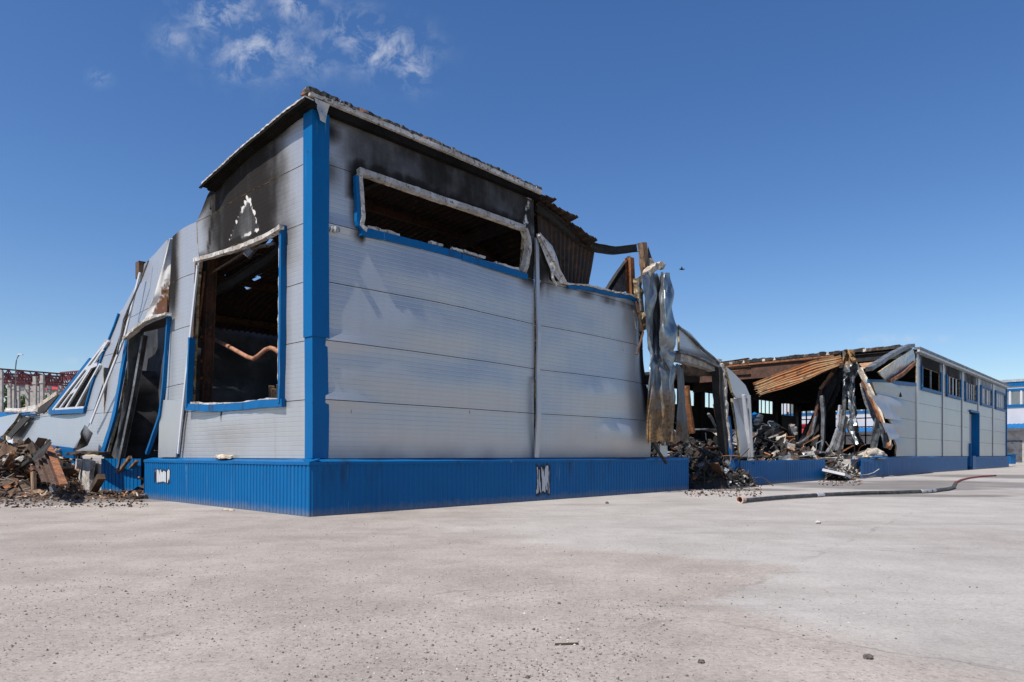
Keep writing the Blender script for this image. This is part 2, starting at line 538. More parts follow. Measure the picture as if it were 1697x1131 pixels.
M['foam_pale'] = two_tone('pale_insulation', (0.50, 0.44, 0.35), (0.28, 0.22, 0.16), 4.0, 0.95, c3=(0.6, 0.56, 0.5), bd=0.05)
M['char'] = two_tone('char', (0.009, 0.008, 0.0075), (0.024, 0.021, 0.019), 3.0, 0.85, c3=(0.04, 0.036, 0.033))
M['soot'] = two_tone('soot_black', (0.006, 0.0055, 0.005), (0.012, 0.011, 0.010), 2.0, 1.0, bump=.2)
M['soot'].node_tree.nodes['Principled BSDF'].inputs['Specular IOR Level'].default_value = 0.1
M['char_brown'] = two_tone('charred_wood', (0.035, 0.022, 0.015), (0.11, 0.065, 0.038), 4.0, 0.85, c3=(0.02, 0.016, 0.013), stretch=(1, 1, 0.4))
M['wood'] = two_tone('scorched_timber', (0.30, 0.19, 0.11), (0.13, 0.075, 0.045), 5.0, 0.85, c3=(0.05, 0.032, 0.022), stretch=(1, 1, 0.15))
M['rust'] = two_tone('rust', (0.27, 0.095, 0.03), (0.10, 0.042, 0.02), 2.6, 0.8, c3=(0.33, 0.16, 0.07))
M['rust_dark'] = two_tone('dark_rust', (0.10, 0.042, 0.022), (0.035, 0.02, 0.014), 2.5, 0.8, c3=(0.15, 0.06, 0.03))
M['rust_pale'] = two_tone('bleached_rust', (0.36, 0.21, 0.11), (0.24, 0.10, 0.045), 2.2, 0.75, c3=(0.42, 0.30, 0.19))
M['pipe_rust'] = two_tone('pipe_rust', (0.36, 0.17, 0.10), (0.22, 0.09, 0.045), 5.0, 0.8, c3=(0.30, 0.17, 0.12))
def burnt_edge():
    m = NT('burnt_roof_edge')
    n1 = m.noise(3.2, 7, .65); n2 = m.noise(1.7, 6, .65); n3 = m.noise(5.5, 5, .6)
    c = m.mix(m.ramp(n1, .42, .6), (.012, .011, .010), (.07, .062, .056))
    c = m.mix(m.ramp(n2, .55, .62), c, m.mix(n3, (.26, .085, .028), (.11, .05, .025)))
    c = m.mix(m.ramp(n3, .58, .66), c, (.40, .38, .36))
    return m.done(c, .85, 0, m.bump(m.math('ADD', n1, n3), .7, .05))
M['burnt_edge'] = burnt_edge()
def streaked_rust():
    m = NT('streaked_rust')
    n1 = m.noise(.55, 6, .6); n2 = m.noise(2.4, 6, .65); n3 = m.noise(6, 4, .6)
    c = m.mix(m.ramp(n1, .38, .6), (.30, .105, .03), (.30, .19, .09))
    c = m.mix(m.ramp(n2, .50, .68), c, (.07, .035, .018))
    c = m.mix(m.math('MULTIPLY', m.ramp(n3, .55, .7), .5), c, (.36, .27, .17))
    return m.done(c, .8, 0, m.bump(n2, .5, .04))
M['rust_streak'] = streaked_rust()
M['deck'] = two_tone('burnt_roof_deck', (0.040, 0.022, 0.014), (0.016, 0.012, 0.010), 1.6, 0.8, c3=(0.075, 0.035, 0.018))
M['white'] = two_tone('scorched_white', (0.54, 0.52, 0.49), (0.33, 0.29, 0.25), 2.8, 0.7, c3=(0.10, 0.085, 0.07), bd=0.02)
M['white_clean'] = two_tone('white_trim', (0.52, 0.53, 0.56), (0.45, 0.46, 0.49), 2.0, 0.45, bump=0.1)
M['ash'] = two_tone('ash', (0.42, 0.39, 0.36), (0.22, 0.20, 0.18), 4.0, 0.95, c3=(0.55, 0.53, 0.5), bd=0.05)
M['grey_metal'] = two_tone('smoked_steel', (0.22, 0.225, 0.235), (0.09, 0.088, 0.088), 2.0, 0.5, 0.4, c3=(0.05, 0.045, 0.04))
M['pale_metal'] = two_tone('pale_steel', (0.52, 0.53, 0.55), (0.34, 0.34, 0.35), 2.0, 0.4, 0.4, c3=(0.2, 0.17, 0.14))
M['concrete'] = two_tone('concrete', (0.40, 0.37, 0.34), (0.27, 0.25, 0.23), 2.0, 0.9, bd=0.01)
M['rubber'] = two_tone('hose_rubber', (0.02, 0.021, 0.022), (0.045, 0.045, 0.045), 3.0, 0.55, c3=(0.12, 0.115, 0.11), stretch=(1, 1, 1))
M['hose_red'] = two_tone('red_canvas', (0.22, 0.03, 0.03), (0.12, 0.025, 0.025), 5.0, 0.8)
M['hose_ring'] = two_tone('pink_coupling', (0.55, 0.40, 0.33), (0.36, 0.24, 0.19), 9.0, 0.6)
M['red'] = two_tone('red_paint', (0.42, 0.03, 0.035), (0.34, 0.025, 0.03), 1.0, 0.6, bump=0.1)
M['truss_red'] = two_tone('truss_red_oxide', (0.16, 0.035, 0.04), (0.11, 0.03, 0.035), 1.0, 0.7, bump=0.1)
M['office_wall'] = two_tone('office_cladding', (0.46, 0.47, 0.52), (0.42, 0.43, 0.47), 0.5, 0.5, bump=0.05)
M['dark_glass'] = two_tone('dusty_glass', (0.10, 0.12, 0.13), (0.16, 0.18, 0.19), 0.7, 0.15, bump=0.03)
M['bark'] = two_tone('bark', (0.09, 0.065, 0.045), (0.05, 0.037, 0.028), 6, 0.9)

def galvanised():
    m = NT('galvanised_sheet'); s = m.stain()
    n1 = m.noise(2.4, 7, 0.6); n2 = m.noise(11, 5, 0.6)
    c = m.mix(m.ramp(n1, 0.35, 0.65), (0.13, 0.15, 0.17), (0.30, 0.33, 0.35))
    c = m.mix(m.math('MULTIPLY', m.ramp(n2, 0.58, 0.72), 0.4), c, (0.06, 0.06, 0.062))
    rf = m.ramp(m.math('ADD', s[2], m.math('MULTIPLY', m.math('SUBTRACT', n1, 0.5), 1.3)), 0.30, 0.7)
    rc = m.mix(m.ramp(n2, .35, .65), (0.30, 0.165, 0.05), (0.085, 0.048, 0.024))
    c = m.mix(rf, c, rc)
    sf = m.math('ADD', s[0], m.math('MULTIPLY', m.math('SUBTRACT', n1, 0.5), m.math('MULTIPLY', s[0], 1.8)), clamp=True)
    c = m.mix(sf, c, (0.02, 0.018, 0.017))
    rough = m.math('ADD', 0.33, m.math('MULTIPLY', m.math('ADD', rf, sf, clamp=True), 0.4))
    met = m.math('MULTIPLY', 0.7, m.math('SUBTRACT', 1.0, m.math('ADD', rf, sf, clamp=True)))
    return m.done(c, rough, met, m.bump(m.math('ADD', m.noise(2.0, 3, 0.5), m.math('MULTIPLY', n2, 0.1)), 0.4, 0.05))
M['galv'] = galvanised()

def blue_material(name, patches=(), base=(0.0015, 0.112, 0.30), dark=(0.0012, 0.088, 0.25)):
    """blue coated steel; patches = burnt-off spots (centre, half size) in the building frame"""
    m = NT(name)
    n1 = m.noise(1.1, 5); n2 = m.noise(7, 6, 0.65); st = m.noise(6, 4, 0.6, stretch=(1, 1, 0.05))
    c = m.mix(n1, base, dark)
    c = m.mix(m.math('MULTIPLY', m.ramp(st, 0.58, 0.78), 0.22), c, (0.10, 0.22, 0.38))
    x, y, z = m.sep()[0], m.sep()[1], m.sep()[2]
    foot = m.math('SUBTRACT', 1.0, m.ramp(m.math('ADD', z, m.math('MULTIPLY', n2, 0.3)), 0.16, 0.36))
    c = m.mix(m.math('MULTIPLY', foot, 0.6), c, (0.15, 0.15, 0.15))
    sc = m.ramp(m.noise(14, 3, 0.5, stretch=(1, 1, 0.03)), 0.66, 0.70)
    c = m.mix(m.math('MULTIPLY', m.math('MULTIPLY', sc, m.ramp(n1, .5, .6)), 0.5), c, (0.12, 0.24, 0.36))
    run = m.math('MULTIPLY', m.ramp(m.noise(2.3, 5, .65, stretch=(1, 1, .12)), .56, .72), m.ramp(z, 0.2, 1.05))
    c = m.mix(m.math('MULTIPLY', run, 0.65), c, (0.02, 0.022, 0.025))
    c = m.mix(m.math('MULTIPLY', m.ramp(n2, 0.62, 0.72), 0.5), c, (0.03, 0.03, 0.035))
    stv = m.noise(9, 3, 0.5, stretch=(1, 1, 0.25))
    for (cx, cy, cz, hx, hy, hz) in patches:
        ds = []
        for q, c0, h in ((x, cx, hx), (y, cy, hy), (z, cz, hz)):
            ds.append(m.math('DIVIDE', m.math('ABSOLUTE', m.math('SUBTRACT', q, c0)), h))
        d = m.math('MAXIMUM', m.math('MAXIMUM', ds[0], ds[1]), ds[2])
        wob = m.math('ADD', d, m.math('MULTIPLY', m.math('SUBTRACT', stv, 0.5), 1.1))
        halo = m.math('SUBTRACT', 1.0, m.ramp(wob, 0.95, 1.25))
        core = m.math('SUBTRACT', 1.0, m.ramp(wob, 0.86, 0.93))
        c = m.mix(halo, c, (0.018, 0.018, 0.02))
        gap = m.ramp(m.noise(13, 2, 0.5, stretch=(1, 1, 0.1)), 0.40, 0.45)
        c = m.mix(m.math('MULTIPLY', core, gap), c, (0.50, 0.51, 0.53))
    return m.done(c, 0.45, 0.0, m.bump(m.math('ADD', n1, m.math('MULTIPLY', n2, .12)), 0.35, 0.03), spec=0.14)

# ------------------------------------------------------------------ ground
def ground_material():
    m = NT('yard_concrete')
    P = m.tc.outputs['Object']
    x, y = m.sep()[0], m.sep()[1]
    big = m.noise(0.16, 4, 0.55); mid = m.noise(0.8, 6, 0.6); fine = m.noise(26, 5, 0.7); grit = m.noise(75, 3, 0.75)
    wob = m.math('MULTIPLY', m.math('SUBTRACT', m.noise(0.55, 5, 0.6), 0.5), 1.3)
    def side(p, q, soft=0.25):
        a, b = floor_pt(*p), floor_pt(*q); d = (b - a).normalized()
        n = (-d.y, d.x); c = n[0] * a.x + n[1] * a.y
        v = m.math('ADD', m.math('ADD', m.math('MULTIPLY', x, n[0]), m.math('MULTIPLY', y, n[1])), m.math('SUBTRACT', wob, c))
        return v
    def joint(p, q, w=0.03, amp=0.22):
        a, b = floor_pt(*p), floor_pt(*q); d = (b - a).normalized(); ln = (b - a).length
        n = (-d.y, d.x); c = n[0] * a.x + n[1] * a.y
        wb = m.math('MULTIPLY', m.math('SUBTRACT', m.noise(1.6, 6, 0.65), 0.5), amp * 2)
        dist = m.math('ABSOLUTE', m.math('ADD', m.math('SUBTRACT', m.math('ADD', m.math('MULTIPLY', x, n[0]), m.math('MULTIPLY', y, n[1])), c), wb))
        al = m.math('SUBTRACT', m.math('ADD', m.math('MULTIPLY', x, d.x), m.math('MULTIPLY', y, d.y)), d.x * a.x + d.y * a.y)
        on = m.math('MULTIPLY', m.ramp(al, -0.2, 0.2), m.math('SUBTRACT', 1.0, m.ramp(al, ln - 0.2, ln + 0.2)))
        return m.math('MULTIPLY', on, m.math('SUBTRACT', 1.0, m.ramp(dist, w * 0.3, w)))
    pink = m.mix(m.ramp(mid, 0.3, 0.7), (0.254, 0.221, 0.193), (0.328, 0.289, 0.256))
    grey = m.mix(m.ramp(mid, 0.3, 0.7), (0.300, 0.278, 0.256), (0.353, 0.330, 0.306))
    # smooth screed: between the building and the ragged edge, and right of the long joint
    s1 = m.ramp(side((850, 900), (1310, 938)), -0.25, 0.25)
    s2 = m.ramp(side((1154, 1004), (1514, 850)), 0.12, -0.12)
    s3 = m.ramp(side((1180, 1000), (1697, 1122)), -0.25, 0.3)
    right = m.math('MULTIPLY', m.math('SUBTRACT', 1.0, m.ramp(side((1154, 1004), (1514, 850)), -0.15, 0.15)), s3)
    smooth = m.math('MAXIMUM', m.math('MULTIPLY', s1, m.ramp(m.math('ADD', x, m.math('MULTIPLY', wob, 2.0)), -2.5, 1.5)), right)
    smooth = m.math('MULTIPLY', smooth, m.ramp(big, 0.2, 0.45))
    c = m.mix(m.math('MULTIPLY', smooth, 0.85), pink, grey)
    c = m.scale(c, m.math('ADD', 0.62, m.math('ADD', m.math('MULTIPLY', big, 0.46), m.math('MULTIPLY', m.noise(2.6, 6, .68), 0.34))))
    # exposed aggregate
    ag = m.math('MULTIPLY', m.math('SUBTRACT', 1.0, m.math('MULTIPLY', smooth, 0.75)), m.ramp(m.noise(0.5, 4, 0.6), 0.30, 0.62))
    v = m.node('ShaderNodeTexVoronoi'); v.inputs['Scale'].default_value = 34
    m.t.links.new(P, v.inputs['Vector'])
    vc = m.node('ShaderNodeSeparateColor'); m.t.links.new(v.outputs['Color'], vc.inputs[0])
    dots = m.math('MULTIPLY', m.math('SUBTRACT', 1.0, m.ramp(v.outputs['Distance'], 0.18, 0.34)), m.ramp(vc.outputs[0], 0.50, 0.62))
    c = m.mix(m.math('MULTIPLY', m.math('MULTIPLY', dots, ag), 0.75), c, m.mix(vc.outputs[1], (0.09, 0.08, 0.075), (0.20, 0.16, 0.14)))
    c = m.scale(c, m.math('ADD', m.math('MULTIPLY', smooth, 0.28), m.math('MULTIPLY', m.math('ADD', 0.08, m.math('MULTIPLY', m.math('ADD', m.math('MULTIPLY', fine, 0.4), m.math('ADD', m.math('MULTIPLY', grit, 0.5), m.math('MULTIPLY', vc.outputs[2], 0.10))), 1.84)), m.math('SUBTRACT', 1.0, m.math('MULTIPLY', smooth, 0.28)))))
    # long dirt drifts and tyre wear
    drift = m.ramp(m.noise(0.35, 5, 0.6, stretch=(0.35, 1.3, 1)), 0.52, 0.75)
    c = m.mix(m.math('MULTIPLY', drift, 0.42), c, (0.14, 0.118, 0.102))
    tyre = m.ramp(m.noise(.9, 6, .7, stretch=(0.12, 1.6, 1), dist=.6), 0.56, 0.72)
    c = m.mix(m.math('MULTIPLY', tyre, 0.22), c, (0.10, 0.09, 0.085))
    # joints and cracks
    jj = None
    for p, q, w in [((-200, 1128), (360, 1040), .05), ((360, 1040), (690, 1003), .05), ((690, 1003), (860, 985), .03), ((1080, 1040), (1514, 850), .05),
                    ((1050, 965), (1360, 948), .025), ((1100, 1015), (1697, 1118), .03), ((560, 870), (720, 850), .03), ((1330, 905), (1697, 925), .04), ((700, 985), (1000, 960), .035)]:
        j = joint(p, q, w)
        jj = j if jj is None else m.math('MAXIMUM', jj, j)
    c = m.mix(m.math('MULTIPLY', jj, m.math('MULTIPLY', m.ramp(m.noise(1.1, 4, .6), 0.45, 0.65), 0.38)), c, (0.14, 0.12, 0.105))
    # soot and wet marks in front of the burnt bays
    def spot(px, py, rx, ry):
        g = floor_pt(px, py)
        dx = m.math('DIVIDE', m.math('SUBTRACT', x, g.x), rx); dy = m.math('DIVIDE', m.math('SUBTRACT', y, g.y), ry)
        d = m.math('ADD', m.math('MULTIPLY', dx, dx), m.math('MULTIPLY', dy, dy))
        return m.math('SUBTRACT', 1.0, m.ramp(d, 0.1, 1.0))
    sp = None
    for a in [(1470, 806, 6, 5), (1400, 803, 6, 3.5), (1580, 802, 6, 6), (1240, 812, 3.0, 1.4), (120, 830, 5, 1.2), (1530, 822, 4, 1.2), (1690, 790, 8, 6)]:
        q = spot(*a); sp = q if sp is None else m.math('MAXIMUM', sp, q)
    sn = m.ramp(m.math('MULTIPLY', sp, m.math('MULTIPLY', 1.7, m.noise(1.1, 7, 0.7, stretch=(0.45, 1.0, 1)))), 0.34, 0.85)
    c = m.mix(m.math('MULTIPLY', sn, 0.62), c, (0.07, 0.063, 0.058))
    h = m.math('ADD', m.math('MULTIPLY', fine, 0.5), m.math('ADD', m.math('MULTIPLY', m.math('MULTIPLY', dots, ag), 0.7), m.math('MULTIPLY', mid, 1.2)))
    h = m.math('SUBTRACT', h, m.math('MULTIPLY', jj, 0.5))
    return m.done(c, 0.85, 0.0, m.bump(h, 0.55, 0.018), spec=0.3)
M['ground'] = ground_material()
nx, ny = 60, 60
g_v = []; g_f = []
mb = MB(); mb.add([(-900, -60, 0), (900, -60, 0), (900, 1500, 0), (-900, 1500, 0)], [(0, 1, 2, 3)])
gr = mesh_obj('ground', mb.v, mb.f, M['ground'], parent=None, world_pts=True, recalc=False)
gr.data.transform(Matrix.Translation(gr.location)); gr.location = (0, 0, 0)
tag(gr, 'pale worn concrete yard in front of the burnt hall', 'ground', kind='structure')

# ------------------------------------------------------------------ the burnt warehouse
W = empty('burnt_warehouse', (X0, Y0, 0), YAW)
tag(W, 'burnt-out grey metal warehouse with blue corrugated plinth and collapsed middle', 'warehouse')
ZR = [1.13, 2.32, 3.51, 4.70, 5.89, 7.08, 8.20]
PB = [M['panel'], M['inside'], M['foam']]
GAP = 0.008

def fmap_front(bulge=None, v0=0.0):
    def f(a, z, d):
        b = bulge(a, z) if bulge else 0.0
        return Vector((a, v0 + d - b, z))
    return f
def fmap_gable(bulge=None, u0=0.0, lean=0.0):
    def f(a, z, d):
        b = bulge(a, z) if bulge else 0.0
        return Vector((u0 + d - b + lean * (z - 1.13), a, z))
    return f
def crossing(poly, row):
    """part of a polygon lying in a panel row (Sutherland-Hodgman between two heights)"""
    lo, hi = row
    def clip(pts, z, keep_above):
        out = []
        for i in range(len(pts)):
            a, b = pts[i - 1], pts[i]
            ia = (a[1] >= z) == keep_above; ib = (b[1] >= z) == keep_above
            if ia != ib:
                t = (z - a[1]) / (b[1] - a[1]); out.append((a[0] + t * (b[0] - a[0]), z))
            if ib: out.append(b)
        return out
    p = clip(poly, lo, True)
    return clip(p, hi, False) if p else []
def rows_from(outline, holes, fmap, stain, step, rows=ZR, name='wall_panel', thick=0.09, mats=None):
    for i in range(len(rows) - 1):
        p = crossing(outline, (rows[i] + GAP, rows[i + 1] - GAP))
        if len(p) < 3: continue
        area = abs(sum(p[k - 1][0] * p[k][1] - p[k][0] * p[k - 1][1] for k in range(len(p)))) / 2
        if area < 0.05: continue
        sheet(name, p, holes, step, fmap, thick, mats or PB, W, stain)

U1 = front(887, 600).x; U2 = front(1077, 600).x      # ends of the first and second bay
# --- long front, first bay -------------------------------------------------
win1 = FP([(600, 290), (868, 385), (863, 449), (603, 383)])
def bulge1(u, z):
    t = max(0, min(1, u / U1))
    b = 0.17 * math.sin(math.pi * min(1, max(0, t * 1.0))) * sstep(8.3, 5.0, z) * sstep(0.9, 3.0, z)
    b += 0.05 * math.sin(math.pi * t) * math.sin((z - 1.13) * math.pi / 1.19) ** 2 * 0.5
    for zz in (5.89, 3.51, 2.32):                        # lips at the seams near the corner
        b += 0.05 * math.exp(-((z - zz) / 0.13) ** 2) * math.exp(-((u - 0.45) / 0.9) ** 2)
    b += 0.045 * fbm((u * 0.45, z * 0.6, 3.1), 2)
    return b
def stain1(u, z):
    d = pdist(u, z, win1); ins = inpoly(u, z, win1)
    wz = 7.25 - 0.02 * u
    s = 0.0
    if z > 6.2:
        up = sstep(6.9, 7.5, z) * sstep(0.2, 1.4, u)
        s = max(s, 0.80 * up * (0.80 + 0.35 * fbm((u * 1.3, z * 0.6, 0), 3)))
        s = max(s, 1.0 * sstep(0.55, 0.12, d) * (z > 6.5) * (0.95 + 0.5 * fbm((u * 3.5, z * 1.5, 2), 2)))
        s = max(s, 0.5 * sstep(7.75, 8.1, z))
        s = max(s, 0.7 * math.exp(-((u - 0.35) / 0.35) ** 2 - ((z - 7.75) / 0.22) ** 2))
    if u < 1.2: s = max(s, 0.95 * sstep(0.42, 0.02, d) * (0.8 + 0.7 * fbm((u * 2, z * 6, 5), 2)))
    if u > 5.7: s = max(s, 0.97 * sstep(5.9, 6.3, u) * sstep(5.5, 6.1, z) * sstep(7.3, 6.7, z))
    s = max(s, 0.35 * math.exp(-((u - 0.35) / 0.25) ** 2 - ((z - 6.95) / 0.3) ** 2))
    g = 0.0
    if z > 6.55 and 1.6 < u < 6.3:
        e = d - 0.10 - 0.07 * abs(math.sin(u * 4.1 + fbm((u, 0, 0)) * 2))
        g = sstep(0.03, -0.05, e) * (z > 6.9 - 0.02 * u) * (0.9 if u > 2.2 else 0.5)
    if u > 5.85 and z > 6.9: g = max(g, 0.75 * sstep(0.25, 0.0, abs((u - 6.36) - 0.15 * (z - 7.6))) * (0.6 + fbm((u * 3, z * 3, 9), 3)))
    s = max(s, 0.08 * sstep(1.6, 1.13, z) * (1 + fbm((u, z, 1))))
    return (max(0, min(1, s)), max(0, min(1, g)), 0.0)
rows_from([(0.24, 1.13), (U1 - .05, 1.13), (U1 - .05, 8.14), (0.24, 8.14)], [win1], fmap_front(bulge1), stain1, (0.11, 0.09))

# --- long front, second bay ------------------------------------------------
b2_top = FP([(917, 470), (935, 474), (960, 476), (985, 482), (1010, 488), (1040, 492), (1052, 500), (1060, 516), (1072, 530)])
def bulge2(u, z):
    t = (u - U1) / (U2 - U1)
    b = 0.14 * math.sin(math.pi * max(0, min(1, t))) * sstep(0.9, 2.2, z)
    b += 0.16 * math.exp(-((u - 10.6) / 1.3) ** 2 - ((z - 1.75) / 0.5) ** 2)
    b += 0.10 * math.exp(-((u - 10.4) / 1.6) ** 2 - ((z - 3.1) / 0.5) ** 2)
    b -= 0.25 * sstep(11.3, 12.4, u) * sstep(2.2, 5.0, z)
    b += 0.045 * fbm((u * 0.5, z * 0.7, 7.7), 2)
    return b
def stain2(u, z):
    s = 0.9 * math.exp(-((u - U1 - .2) / 0.35) ** 2) * sstep(5.2, 6.2, z) * (0.8 + fbm((u * 3, z, 4)))
    s = max(s, 0.35 * sstep(0.2, 0.0, abs(z - 5.85)) * (0.7 + fbm((u * 2, z, 1))))
    s = max(s, 0.9 * sstep(11.7, 12.1, u) * sstep(2.0, 3.2, z))
    s = max(s, 0.10 * sstep(1.6, 1.13, z))
    return (max(0, min(1, s)), 0.6 * sstep(0.12, 0.02, abs(z - 5.9)) * max(0, fbm((u * 2, 3, 3)) + .3), 0.0)
out2 = [(U1 + .05, 1.13), (U2, 1.13), (U2 - .02, b2_top[-1][1])] + list(reversed(b2_top)) + [(U1 + .55, 6.0), (U1 + .5, 6.35), (U1 + .25, 7.05), (U1 + .05, 7.1)]
rows_from(out2, [], fmap_front(bulge2), stain2, (0.11, 0.10))
# blue sill flashing of the lost strip window
mb = MB()
pts = [Vector((u, -0.05 - bulge2(u, z), z - 0.06)) for u, z in b2_top[1:-1]]
mb.sweep(resample(pts, 22), RECT(0.06, 0.09), m=0, jit=0.006)
mb.build('sill_flashing', [blue_material('blue_trim')], W)
M['blue_trim'] = bpy.data.materials['blue_trim']
mb = MB()
pts = [Vector((u, -0.03 - bulge2(u, z), z + 0.03)) for u, z in b2_top]
mb.sweep(resample(pts, 40), RECT(0.14, 0.05), jit=0.016)
mb.build('torn_edge', [M['white']], W)

# corner trim
def corner_trim(name, z0, z1, w1, w2, off, tw=0.0):
    n = 14; vs = []; fs = []
    prof = [(-off, w2), (-off, -off), (w1, -off), (w1, -off + 0.03), (-off + 0.03, -off + 0.03), (-off + 0.03, w2)]
    for i in range(n + 1):
        z = z0 + (z1 - z0) * i / n
        k = 0.012 * fbm((z * 1.7, off * 9, 0), 2) + tw * math.sin(i / n * math.pi * 1.5)
        for (a, b) in prof: vs.append(Vector((a + (k if a > 0 else 0), b - k * 0.4, z)))
    m_ = len(prof)
    for i in range(n):
        for k in range(m_):
            k2 = (k + 1) % m_
            fs.append((i * m_ + k, i * m_ + k2, (i + 1) * m_ + k2, (i + 1) * m_ + k))
    fs += [tuple(range(m_)), tuple(n * m_ + k for k in reversed(range(m_)))]
    return mesh_obj(name, vs, fs, [M['blue_trim']], W)
corner_trim('corner_trim', 1.14, 3.62, 0.30, 0.24, 0.055, 0.02)
corner_trim('corner_trim', 3.56, 8.12, 0.31, 0.26, 0.075)
# joint covers between bays
mb = MB(); mb.sweep([(U1 + .03, -0.06, 3.22), (U1 + .03, -0.10, 4.5), (U1 + .02, -0.06, 5.6), (U1, -0.05, 7.0)], RECT(0.13, 0.05), upv=(0, 1, 0)); mb.build('joint_cover', [M['sheetmetal']], W)
mb = MB(); mb.sweep([(U1 - .04, -0.07, 1.14), (U1 - .03, -0.15, 2.2), (U1 - .01, -0.13, 3.30)], RECT(0.17, 0.05), upv=(0, 1, 0)); mb.build('joint_cover', [M['sheetmetal']], W)

# strip window in the first bay: bowed white lining, blue sill and side
wf = lambda x, y, v=-0.12: front(x, y, v)
# the first length of the white head carries the other pieces
mb = MB(); mb.sweep(resample([wf(594, 284), wf(640, 300), wf(720, 328), wf(735, 333)], 22), RECT(0.13, 0.13), upv=(0, -1, 0.2), jit=0.004); frame = mb.build('window_frame', [M['white']], W)
mb = MB(); mb.sweep(resample([wf(736, 333), wf(800, 354), wf(868, 379)], 20), RECT(0.13, 0.12), upv=(0, -1, 0.2), jit=0.004); mb.build('frame_head', [M['white']], frame)
mb = MB(); mb.sweep(resample([wf(595, 289), wf(598, 330), wf(600, 360), wf(597, 376), wf(606, 382)], 16), RECT(0.09, 0.13), upv=(0, -1, 0), jit=0.005); mb.build('frame_side', [M['white']], frame)
mb = MB(); mb.sweep(resample([wf(868, 380), wf(874, 398), wf(875, 412), wf(870, 440), wf(866, 452)], 16), RECT(0.12, 0.18), upv=(0, -1, 0), jit=0.005); mb.build('frame_side', [M['white']], frame)
mb = MB(); mb.sweep(resample([wf(590, 292), wf(592, 345), wf(592, 372), wf(603, 385)], 14), RECT(0.08, 0.10), upv=(0, -1, 0), jit=0.004); mb.build('side_flashing', [M['blue_trim']], frame)
mb = MB(); mb.sweep(resample([wf(597, 384), wf(640, 393), wf(700, 408), wf(762, 425)], 26), RECT(0.09, 0.16), upv=(0, 0, 1), jit=0.004); mb.build('sill', [M['blue_trim']], frame)
mb = MB(); mb.sweep(resample([wf(764, 427), wf(810, 440), wf(873, 459)], 20), RECT(0.09, 0.15), upv=(0, 0, 1), jit=0.004); mb.build('sill', [M['blue_trim']], frame)
for a, b in (((608, 377), (660, 390)), ((712, 402), (732, 408)), ((748, 412), (764, 417)), ((768, 417), (802, 428)), ((820, 436), (858, 447))):
    mb = MB(); mb.sweep(resample([wf(*a, -0.10), wf(*b, -0.10)], 9), RECT(0.10, 0.06), jit=0.014); mb.build('burnt_lining', [M['white']], frame)
# small lamp bracket box beside the window
mb = MB(); q = front(557, 381, -0.09); mb.box((q.x - 0.05, -0.16, q.z - 0.05), (q.x + 0.05, -0.02, q.z + 0.05)); mb.bar((q.x - .09, -.1, q.z + .04), (q.x - .09, -.02, q.z - .05), .03, .03)
mb.build('junction_box', [M['pale_metal']], W)

# --- gable wall ------------------------------------------------------------
gwin = GP([(328, 428), (466, 381), (466, 664), (317, 671)])
gA_top = GP([(504, 190), (470, 205), (430, 235), (390, 268), (358, 300), (344, 322), (333, 352), (324, 372)])
gA = [(0.2, 1.13)] + [(0.2, gA_top[0][1])] + gA_top + GP([(326, 400), (329, 432), (316, 560), (296, 761)])
tri = GP([(412, 326), (420, 330), (435, 383), (378, 404)])
def bulgeA(v, z):
    b = 0.05 * math.sin(math.pi * max(0, min(1, v / 5))) + 0.06 * math.exp(-((z - 2.0) / 0.4) ** 2 - ((v - 3.4) / 1.6) ** 2)
    b -= 0.06 * math.exp(-((v - 4.3) / 0.4) ** 2) * sstep(5, 6, z)
    return b + 0.012 * fbm((v, z, 11), 3)
def stainA(v, z):
    s = 0.0
    # plume above the window, fading at both flanks
    c = 2.85 + 0.12 * (z - 6); half = 1.35 + 0.05 * (z - 6)
    pl = sstep(half + 1.15, half - 0.55, abs(v - c) + .22 * fbm((v * 1.2, z * 1.1, 8), 3)) * sstep(4.8, 5.4, z)
    s = max(s, pl * (0.95 + 0.25 * fbm((v * 2.2, z * 0.35, 0.5), 3)))
    s = max(s, 0.95 * sstep(0.6, 0.0, 8.22 - 0.095 * max(0, v - 0.7) ** 1.3 - z) * sstep(0.2, 1.4, v))
    # darker line along the kink in the cladding
    kx = 4.62 + 0.25 * (7.1 - z)
    s = max(s, 0.9 * sstep(0.10, 0.02, abs(v - kx)) * sstep(6.0, 6.4, z) * sstep(7.6, 7.2, z))
    d = pdist(v, z, gwin)
    s = max(s, 0.5 * sstep(0.18, 0.02, d) * sstep(5.6, 5.9, z))
    s = max(s, 0.8 * math.exp(-((v - 3.95) / 0.04) ** 2) * sstep(1.95, 2.2, z) * sstep(2.5, 2.35, z))
    g = 0.0
    if inpoly(v, z, tri):
        s *= 0.72; dd = pdist(v, z, tri)
        s *= .85; g = 0.95 * sstep(0.15, 0.0, dd) * (0.6 + 1.0 * fbm((v * 6, z * 6, 2), 3)) + 0.3 * sstep(6.5, 6.85, z)
    r = 0.30 * math.exp(-((v - 1.45) / 0.05) ** 2) * sstep(2.6, 2.2, z) * 1.2
    return (max(0, min(1, s)), max(0, min(1, g)), r)
rows_from(gA, [gwin], fmap_gable(bulgeA), stainA, (0.09, 0.09))

